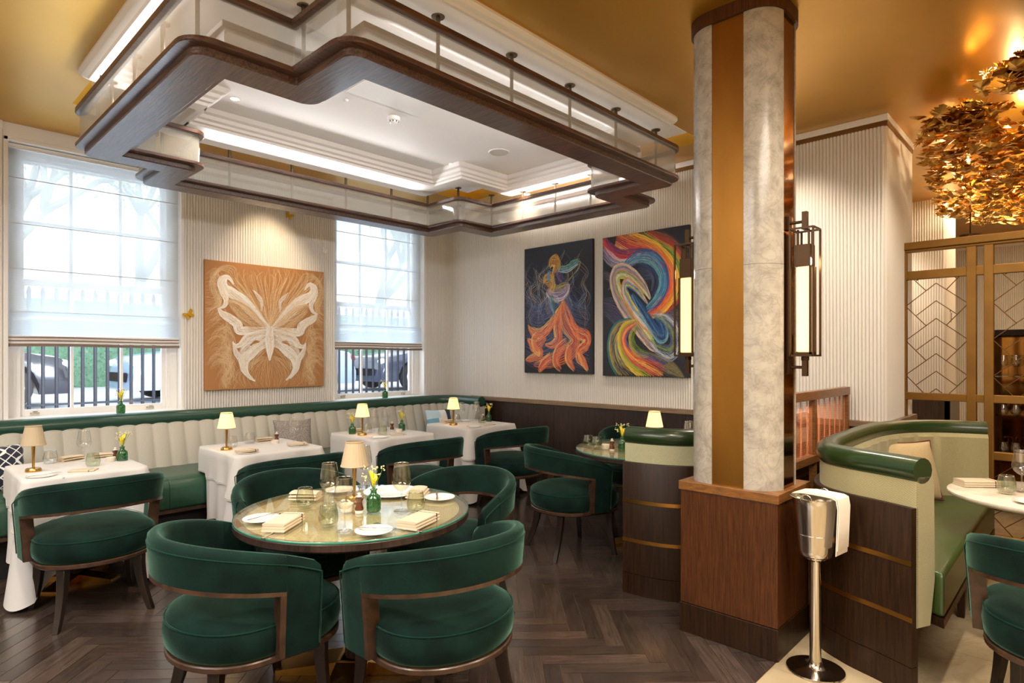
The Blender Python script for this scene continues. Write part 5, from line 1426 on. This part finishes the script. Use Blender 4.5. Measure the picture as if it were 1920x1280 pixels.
# tall dark wine cabinet frame and drum pendant beyond
t = thing('bronze_doorframe', 'dark bronze portal frame beyond the lattice, further inside the building', 'frame', (7.1, .18, 0))
m = MB(); m.box(-.05, .05, .12, .20, 0, 2.5); m.box(-.05, .05, -1.2, -1.12, 0, 2.5); m.box(-.05, .05, -1.12, .12, 2.42, 2.5); m.build('frame', M['lattice'], t, bevel=.004)
t = thing('drum_pendant', 'bronze drum pendant lamp beyond the lattice top rail', 'pendant lamp', (8.0, .92, CH))
m = MB(); m.lathe([(.10,-.62),(.105,-.62),(.105,-.55),(.0,-.55)], 28); m.tube([(0,0,-.55),(0,0,0)], .008, 6); m.build('drum', M['darkbronze'], t, smooth=True, auto=40)
m = MB(); m.lathe([(0,-.615),(.1,-.615)], 28); m.build('diffuser', PB('pendant_diffuser', srgb(250,236,210), .5, emit=srgb(255,230,190), es=1.2), t)
t = thing('wall_sign', 'small cream sign with dark lettering on the side of the far pier', 'sign', (8.86, 1.207, 1.98))
m = MB(); m.box(-.09, .09, 0, .010, -.11, .11); m.build('plate', PB('sign_cream', srgb(244,228,190), .5), t, bevel=.002)
m = MB(); 
for x0, x1, z0, z1 in ((-.06,-.035,-.075,.07),(-.075,-.015,.045,.07),(.01,.03,-.075,.02),(.01,.06,.02,.04),(.042,.062,-.04,.04),(.01,.06,-.045,-.025)): m.box(x0, x1, -.003, 0, z0, z1)
m.build('lettering', M['black'], t)

# ------------------------------------------------------------------ golden leaf sculpture on the ceiling
sc_ = thing('leaf_sculpture', 'hanging sculpture of gold metal leaves and flowers under the gold ceiling, top right', 'ceiling sculpture', (6.2, .35, CH))
rr = random.Random(17)
def leafshape(kind, s):
    pts = []
    if kind == 0:      # serrated oval leaf
        n = 9
        for i in range(n+1): v = i/n; w = .34*sin(pi*v)**.7*(1 if i % 2 else .80); pts.append((v-.5, w))
        for i in range(n-1, 0, -1): v = i/n; w = .34*sin(pi*v)**.7*(1 if i % 2 else .80); pts.append((v-.5, -w))
    elif kind == 1:    # daisy
        for i in range(22): a = TAU*i/22; r = .5 if i % 2 == 0 else .24; pts.append((r*cos(a), r*sin(a)))
    elif kind == 2:    # smooth leaf
        for i in range(8): v = i/7; pts.append((v-.5, .26*sin(pi*v)))
        for i in range(6, 0, -1): v = i/7; pts.append((v-.5, -.26*sin(pi*v)))
    else:              # deeply cut leaf
        for i in range(13): v = i/12; w = .42*sin(pi*v)**.6*(1 if i % 2 else .35); pts.append((v-.5, w))
        for i in range(11, 0, -1): v = i/12; w = .42*sin(pi*v)**.6*(1 if i % 2 else .35); pts.append((v-.5, -w))
    return [(x*s, y*s) for x, y in pts]
def leaf(m, p, s, kind, rot):
    pts = leafshape(kind, s); n = len(pts); Rm = rot.to_matrix(); c = (0, 0, -.10*s)
    vs = [tuple(Rm @ Vector((x, y, .28*(x*x+y*y)/s))+p) for x, y in pts]+[tuple(Rm @ Vector((x, y, .28*(x*x+y*y)/s+.0016))+p) for x, y in pts]+[tuple(Rm @ Vector(c)+p), tuple(Rm @ Vector((0,0,c[2]+.0016))+p)]
    fs = [(i, (i+1) % n, 2*n) for i in range(n)]+[(n+(i+1) % n, n+i, 2*n+1) for i in range(n)]+[(i, n+i, n+(i+1) % n, (i+1) % n) for i in range(n)]
    m.add(vs, fs)
from mathutils import Euler
def cloud():
    while True:
        q = rr.random()
        if q < .06: x, y = rr.gauss(4.72, .13), rr.gauss(.18, .12)
        elif q < .12: x, y = rr.gauss(5.38, .12), rr.gauss(.66, .11)
        else: x, y = rr.uniform(5.0, 9.6), rr.uniform(-1.3, 1.30)
        if x > 5.0 and y > 1.04 and x < 6.25: continue
        if y > .90+.10*(x-5) or (x > 8.3 and y > 1.0): continue
        if q >= .12 and x < 5.35+.5*(.6-y): continue
        d = ((x-7.2)/2.3)**2+((y-.1)/1.45)**2
        if q >= .12 and d > 1: continue
        h = .27 if q > .12 else .12
        z = -.085-rr.uniform(.0, h)*(1 if q < .12 else (1.15-.3*d)); return Vector((x-6.2, y-.35, z))
items = []
for i in range(2300):
    p = cloud(); items.append((hypot(p.x+6.2, p.y+.35), p, rr.uniform(.06,.17), rr.choice((0,0,1,2,3,3)), Euler((rr.gauss(0,.32), rr.gauss(0,.32), rr.uniform(0, TAU)))))
items.sort(key=lambda t_: t_[0])
for i, (d, p, s, k, e) in enumerate(items[:96]):
    m = MB(); leaf(m, p, s, k, e); m.build('flower' if k == 1 else 'leaf', M['goldleaf'], sc_)
m = MB()
for d, p, s, k, e in items[96:]: leaf(m, p, s, k, e)
o = m.build('leaf_mass', M['goldleaf'], sc_); o['kind'] = 'stuff'
m = MB()
for i in range(60):
    p = cloud(); q = cloud(); q.z = -.008
    if (p-q).length < 1.1: m.tube([p, (p+q)/2+Vector((0,0,.03)), q], .0025, 4)
m.build('wire_branches', M['goldleaf'], sc_)
BP = [(5.55,.78,3.24),(5.9,.35,3.2),(6.4,.75,3.16),(6.9,.3,3.14),(6.9,1.0,3.12),(7.5,.7,3.1),(5.15,.35,3.26),(6.2,-.2,3.18)]
m = MB()
for x, y, z in BP: m.ball((x-6.2, y-.35, z-CH), .014, 10, 6)
m.build('lamp_beads', M['bulb'], sc_, smooth=True)
# ------------------------------------------------------------------ camera
cam = bpy.data.cameras.new('camera'); co = bpy.data.objects.new('camera', cam); COL.objects.link(co); SC.camera = co
cam.sensor_width = 36; cam.lens = 1143/1920*36; cam.shift_y = 28/1920; cam.clip_start = .05
co.location = (0, 0, 1.5); co.rotation_euler = (pi/2, 0, R(43.5)-pi/2)
# ------------------------------------------------------------------ light
w = bpy.data.worlds.new('sky'); SC.world = w; w.use_nodes = True; nt = w.node_tree; nt.nodes.clear()
o = node(nt, 'ShaderNodeOutputWorld'); bg = node(nt, 'ShaderNodeBackground'); bg.inputs[0].default_value = (.86,.93,1,1); bg.inputs[1].default_value = 1.7
nt.links.new(bg.outputs[0], o.inputs[0])
def area(name, loc, rot, sx, sy, e, col=(1,1,1), spread=180, par=None):
    l = bpy.data.lights.new(name, 'AREA'); l.shape = 'RECTANGLE'; l.size = sx; l.size_y = sy; l.energy = e; l.color = col; l.spread = R(spread)
    q = bpy.data.objects.new(name, l); COL.objects.link(q); q.location = loc; q.rotation_euler = rot
    if par: q.parent = par
    return q
def spot(name, loc, target, e, ang=60, blend=.6, col=(1,.86,.68), rad=.04):
    l = bpy.data.lights.new(name, 'SPOT'); l.energy = e; l.spot_size = R(ang); l.spot_blend = blend; l.color = col; l.shadow_soft_size = rad
    q = bpy.data.objects.new(name, l); COL.objects.link(q); q.location = loc
    d = Vector(target)-Vector(loc); q.rotation_euler = d.to_track_quat('-Z', 'Y').to_euler(); return q
def point(name, loc, e, col=(1,.78,.5), rad=.03):
    l = bpy.data.lights.new(name, 'POINT'); l.energy = e; l.color = col; l.shadow_soft_size = rad
    q = bpy.data.objects.new(name, l); COL.objects.link(q); q.location = loc; return q
# daylight through the two windows
for i, wn in enumerate((W1, W2)):
    area('daylight_window_%d' % (i+1), ((wn[0]+wn[1])/2, WY+.42, 2.1), (R(90), 0, 0), 1.2, 2.1, 460, (.72,.86,1))
# tray downlights and picture lights, then added fill spots for the dining room
warm = (1,.86,.68)
for x, y in ((1.80,4.58),(4.02,4.58)): spot('tray_downlight', (x, y, 3.385), (x, y, 0), 50, 120, .8, warm)
spot('picture_light', (2.75, 5.55, 3.30), (2.80, 6.13, 2.1), 42, 70, .9, (1,.78,.5))
for y in (4.3, 3.2): spot('picture_light', (4.55, y, 3.25), (5.29, y, 2.0), 22, 80, .9, (1,.82,.6))
for x, y, e in ((1.4,1.0,120),(.2,2.4,110),(3.2,.2,110),(4.6,1.9,70),(0,4.6,80),(4.7,.5,80)):
    spot('dining_fill_spot', (x, y, 3.31), (x, y, 0), e, 130, .8, warm, .08)  # added spots that brighten the room, without fittings
spot('wall_washer', (4.75, 1.75, 3.3), (5.29, 1.8, 1.6), 22, 90, .9, (1,.8,.6))
spot('pier_washer', (7.9, 1.9, 3.25), (8.55, 1.9, 1.2), 90, 90, .9, (1,.78,.56))
for x0, x1, y0, y1 in ((1.5,4.4,2.52,2.52),(1.5,4.4,5.42,5.42),(1.1,1.1,3.0,4.95),(4.86,4.86,3.0,4.95)):
    L = max(x1-x0, y1-y0); area('canopy_led_strip', ((x0+x1)/2, (y0+y1)/2, 2.945), (pi+(R(-38) if (y0 < 3 and x1 > x0) else (R(38) if x1 > x0 else 0)), (R(38) if x0 > 3 else R(-38)) if x1 == x0 else 0, 0), L if x1 > x0 else .06, .06 if x1 > x0 else L, 1.6, (1,.90,.78))
for x0, x1, y0, y1, rx, ry in ((1.9,4.0,2.66,2.66,-80,0),(1.9,4.0,5.28,5.28,80,0),(1.235,1.235,3.3,4.7,0,-80),(4.72,4.72,3.3,4.7,0,80)):
    L = max(x1-x0, y1-y0); area('tray_fill_strip', ((x0+x1)/2, (y0+y1)/2, 3.19), (pi+R(rx), R(ry), 0), L if x1 > x0 else .03, .03 if x1 > x0 else L, 7, (1,.95,.93), 130)  # strips added to brighten the white tray
for x, y, z in BP: point('sculpture_bead_light', (x, y, z-.03), 4, (1,.76,.44), .02)
# added fill lights over the unseen rear of the dining room
area('rear_fill_light', (1.0, -.9, 3.28), (0, 0, 0), 2.6, 1.6, 110, (1,.90,.78))
area('rear_fill_light', (-1.6, 2.2, 3.28), (0, 0, 0), 1.2, 3.0, 110, (.97,.98,1))
area('next_room_ceiling_light', (8.6, .2, 3.28), (0, 0, 0), 2.0, 2.0, 90, (1,.76,.46))
for x, y in ((3.265, 1.02), (3.265, 1.75)): point('lantern_lamp', (x, y, 1.98), 1.5, (1,.78,.5), .03)
SC.view_settings.view_transform = 'Standard'; SC.view_settings.look = 'None'; SC.view_settings.gamma = 1; SC.view_settings.use_curve_mapping = False
SC.view_settings.exposure = .75
try:
    SC.cycles.max_bounces = 8; SC.cycles.diffuse_bounces = 4; SC.cycles.transparent_max_bounces = 24; SC.cycles.sample_clamp_indirect = 6
except Exception: pass
# ------------------------------------------------------------------ street outside the windows
GZ = .70
m = MB(); m.box(-14, 26, WY+.6, 45, GZ-.2, GZ-.001); o = m.build('street_ground', PB('pale_asphalt', srgb(196,196,200), .8, noise=(3,.3))); struct(o, 'pale street surface outside the windows')
m = MB(); m.box(-14, 26, 7.5, 9.0, GZ-.001, .88); struct(m.build('pavement', PB('stone_kerb', srgb(206,204,200), .8)))
rl = thing('iron_railing', 'black iron railing with spear tips on the pavement outside the windows', 'railing', (3.5, 8.6, .88))
for i in range(76):
    x = -3.4+.125*i
    if 21 <= i <= 23: continue
    m = MB(); m.tube([(x,0,0),(x,0,1.30)], .019, 8); m.lathe([(.019,1.30),(.024,1.315),(.026,1.335),(.016,1.38),(.001,1.44)], 6, (x,0)); m.build('bar', M['black'], rl)
for z in (.06, 1.08):
    m = MB(); m.box(-3.5, 6.1, -.018, .018, z, z+.022); m.build('rail', M['black'], rl)
m = MB(); cx = -3.4+.125*22
for z in (.25,.45,.65,.85,1.05):
    for s in (-1, 1): m.tube([(cx+s*.07+.06*cos(a), 0, z+.06*sin(a)) for a in [TAU*k/16 for k in range(16)]], .008, 5, closed=True)
m.tube([(cx-.16,0,0),(cx-.16,0,1.32)], .014, 6); m.tube([(cx+.16,0,0),(cx+.16,0,1.32)], .014, 6)
m.tube([(cx+.13*cos(a), 0, 1.36+.1*sin(a)) for a in [TAU*k/20 for k in range(20)]], .010, 5, closed=True); m.build('scroll_panel', M['black'], rl)
M['tyre'] = PB('tyre', srgb(30,30,32), .8); M['carglass'] = PB('car_glass', srgb(40,46,54), .08, coat=.5)
M['headl'] = PB('headlamp', srgb(230,234,238), .1, metal=.4); M['taill'] = PB('tail_lamp', srgb(170,30,36), .2)
def car(x, y, col, lab, flip, suv=0):
    t = thing('parked_car', lab, 'car', (x, y, GZ), pi if flip else 0)
    L, Wd = 4.3, 1.78
    low = [(-2.15,.30),(-2.13,.62),(-2.0,.80),(-1.2,.92),(1.6,.95),(2.05,.90),(2.15,.60),(2.14,.30)]
    m = MB(); ws = [(-.5,.93),(-.46,1.0),(0,1.0),(.46,1.0),(.5,.93)]
    def arch(x_):
        for c in (-1.32, 1.32):
            if abs(x_-c) < .36: return .30+sqrt(max(0, .36**2-(x_-c)**2))
        return .22
    secs = []
    for i in range(61):
        x_ = -2.15+4.3*i/60
        zt_ = 0
        for (a, za), (b, zb_) in zip(low, low[1:]):
            if a <= x_ <= b and b > a: zt_ = za+(zb_-za)*(x_-a)/(b-a)
        zt_ = zt_ or .6; zb_ = min(arch(x_), zt_-.05); e = 1-.12*(abs(x_)/2.15)**6
        secs.append([(x_, s_*Wd/2*e*w_, zb_+(zt_-zb_)*v) for s_, w_, v in ((-1,.94,0),(-1,1,.25),(-1,1,.7),(-1,.93,.96),(-1,.80,1),(1,.80,1),(1,.93,.96),(1,1,.7),(1,1,.25),(1,.94,0))])
    m.loft(secs); m.build('body', PB('car_paint_%d' % int(x*10), col, .25, coat=.8), t, smooth=True, auto=40)
    h = .12*suv
    cab = [(-1.05,.90),(-.35,1.38+h),(.1,1.44+h),(1.1,1.42+h),(1.75,.94)]
    m = MB(); m.loft([[(x_, s_*Wd/2*(.86 if z_ < 1 else .72), z_) for x_, z_ in cab] for s_ in (-1, 1)]); m.build('windows', M['carglass'], t, bevel=.03)
    m = MB(); m.loft([[(x_, s_*Wd/2*.725, z_+.012) for x_, z_ in [(-.36,1.37+h),(.1,1.44+h),(1.1,1.42+h),(1.2,1.34+h)]]+[(1.2,s_*Wd/2*.73,1.30+h),(-.4,s_*Wd/2*.73,1.33+h)] for s_ in (-1, 1)]); m.build('roof', PB('car_roof_%d' % int(x*10), col, .25, coat=.8), t, bevel=.01)
    for sx in (-1.32, 1.32):
        for sy in (-1, 1):
            m = MB(); K = 28; yy = sy*Wd/2*.93; rings = []
            for r_, o_ in ((.20,-.10),(.31,-.10),(.325,-.08),(.325,.08),(.31,.10),(.20,.10)): rings.append([(sx+r_*cos(TAU*k/K), yy+sy*o_*.9, .33+r_*sin(TAU*k/K)) for k in range(K)])
            m.loft(rings, caps=True); wh_ = m.build('wheel', M['tyre'], t, smooth=True, auto=40)
            m = MB()
            for k in range(10):
                a = TAU*k/10; c, s_ = cos(a), sin(a); m.tube([(sx+.03*c, yy+sy*.098, .33+.03*s_), (sx+.2*c, yy+sy*.10, .33+.2*s_)], .014, 5)
            m.tube([(sx+.205*cos(TAU*k/20), yy+sy*.098, .33+.205*sin(TAU*k/20)) for k in range(20)], .014, 5, closed=True); m.build('hub_cap', M['headl'], wh_)
    for sy in (-1, 1):
        m = MB(); m.ball((-2.02, sy*.66, .68), .13, 12, 8, .6); m.build('headlamp', M['headl'], t, smooth=True)
        m = MB(); m.ball((2.06, sy*.68, .76), .12, 12, 8, .8); m.build('tail_lamp', M['taill'], t, smooth=True)
        m = MB(); m.ball((-.75, sy*(Wd/2+.06), .98), .09, 12, 8, .7); m.build('wing_mirror', M['black'], t, smooth=True)
    m = MB(); m.box(-2.17, -2.13, -.5, .5, .36, .52); m.build('grille', M['black'], t, bevel=.01)
    return t
car(.05, 12.4, srgb(30,32,42), 'dark grey parked car outside the left window', True)
car(5.15, 12.4, srgb(150,166,206), 'pale blue parked car behind the railing, seen in the left window', False, 1)
car(10.1, 12.4, srgb(52,58,78), 'slate blue parked car with a spoked wheel, seen through the window nearer the corner', False, 1)
# hedge
M['hedge'] = PB('hedge_leaves', srgb(120,160,130), .7, noise=(6,.6), col2=srgb(84,126,100))
M['treeleaf'] = PB('tree_leaves', srgb(206,226,186), .6, noise=(5,.5), col2=srgb(170,206,154))
M['bark'] = PB('plane_bark', srgb(214,214,208), .8, noise=(5,.6), col2=srgb(180,182,176))
hr = random.Random(9)
m = MB(); m.box(-9, 24, 19.0, 20.0, GZ, 2.95)
for i in range(20000):
    x, y, z = hr.uniform(-5, 22), 19.0-hr.uniform(0, .18), GZ+hr.uniform(0, 2.4); s = hr.uniform(.022,.05)
    a = Euler((hr.uniform(0,3), hr.uniform(0,3), hr.uniform(0,6))).to_matrix()
    m.add([tuple(a @ Vector(q)+Vector((x,y,z))) for q in ((-s,0,0),(0,-s*.5,0),(s,0,0),(0,s*.5,0))], [(0,1,2,3)])
o = m.build('hedge', M['hedge']); tag(o, 'clipped green hedge across the street', 'hedge', kind='stuff')
def tree(x, y, h, seed, lab):
    r_ = random.Random(seed); t = thing('street_tree', lab, 'tree', (x, y, GZ))
    m = MB(); tips = []
    def br(p, d, l, rad, dep):
        q = p+d*l; m.tube([p, (p+q)/2+Vector((r_.uniform(-.1,.1), r_.uniform(-.1,.1), 0))*l*.3, q], [rad, rad*.85, rad*.7], 8)
        if dep == 0: tips.append(q); return
        for _ in range(3): br(q, (d+Vector((r_.uniform(-.8,.8), r_.uniform(-.8,.8), r_.uniform(-.1,.5)))).normalized(), l*.72, rad*.62, dep-1)
        if dep < 3: tips.append(q)
    br(Vector((0,0,0)), Vector((.03,.02,1)).normalized(), h*.34, .26, 4); m.build('trunk', M['bark'], t, smooth=True)
    m = MB()
    for c in tips:
        for _ in range(34):
            p = c+Vector((r_.gauss(0,.5), r_.gauss(0,.5), r_.gauss(0,.4))); s = r_.uniform(.05,.11); a = Euler((r_.uniform(0,3), r_.uniform(0,3), r_.uniform(0,6))).to_matrix()
            m.add([tuple(a @ Vector(q)+p) for q in ((-s,0,0),(0,-s*.55,0),(s,0,0),(0,s*.55,0))], [(0,1,2,3)])
    m.build('foliage', M['treeleaf'], t); return t
tree(2.2, 22.5, 9.5, 1, 'pale plane tree outside, behind the left part of the left window blind')
tree(6.4, 24, 10, 4, 'pale plane tree outside, behind the right part of the left window blind')
tree(15.5, 23, 9, 6, 'pale plane tree outside, behind the blind of the window nearer the corner')
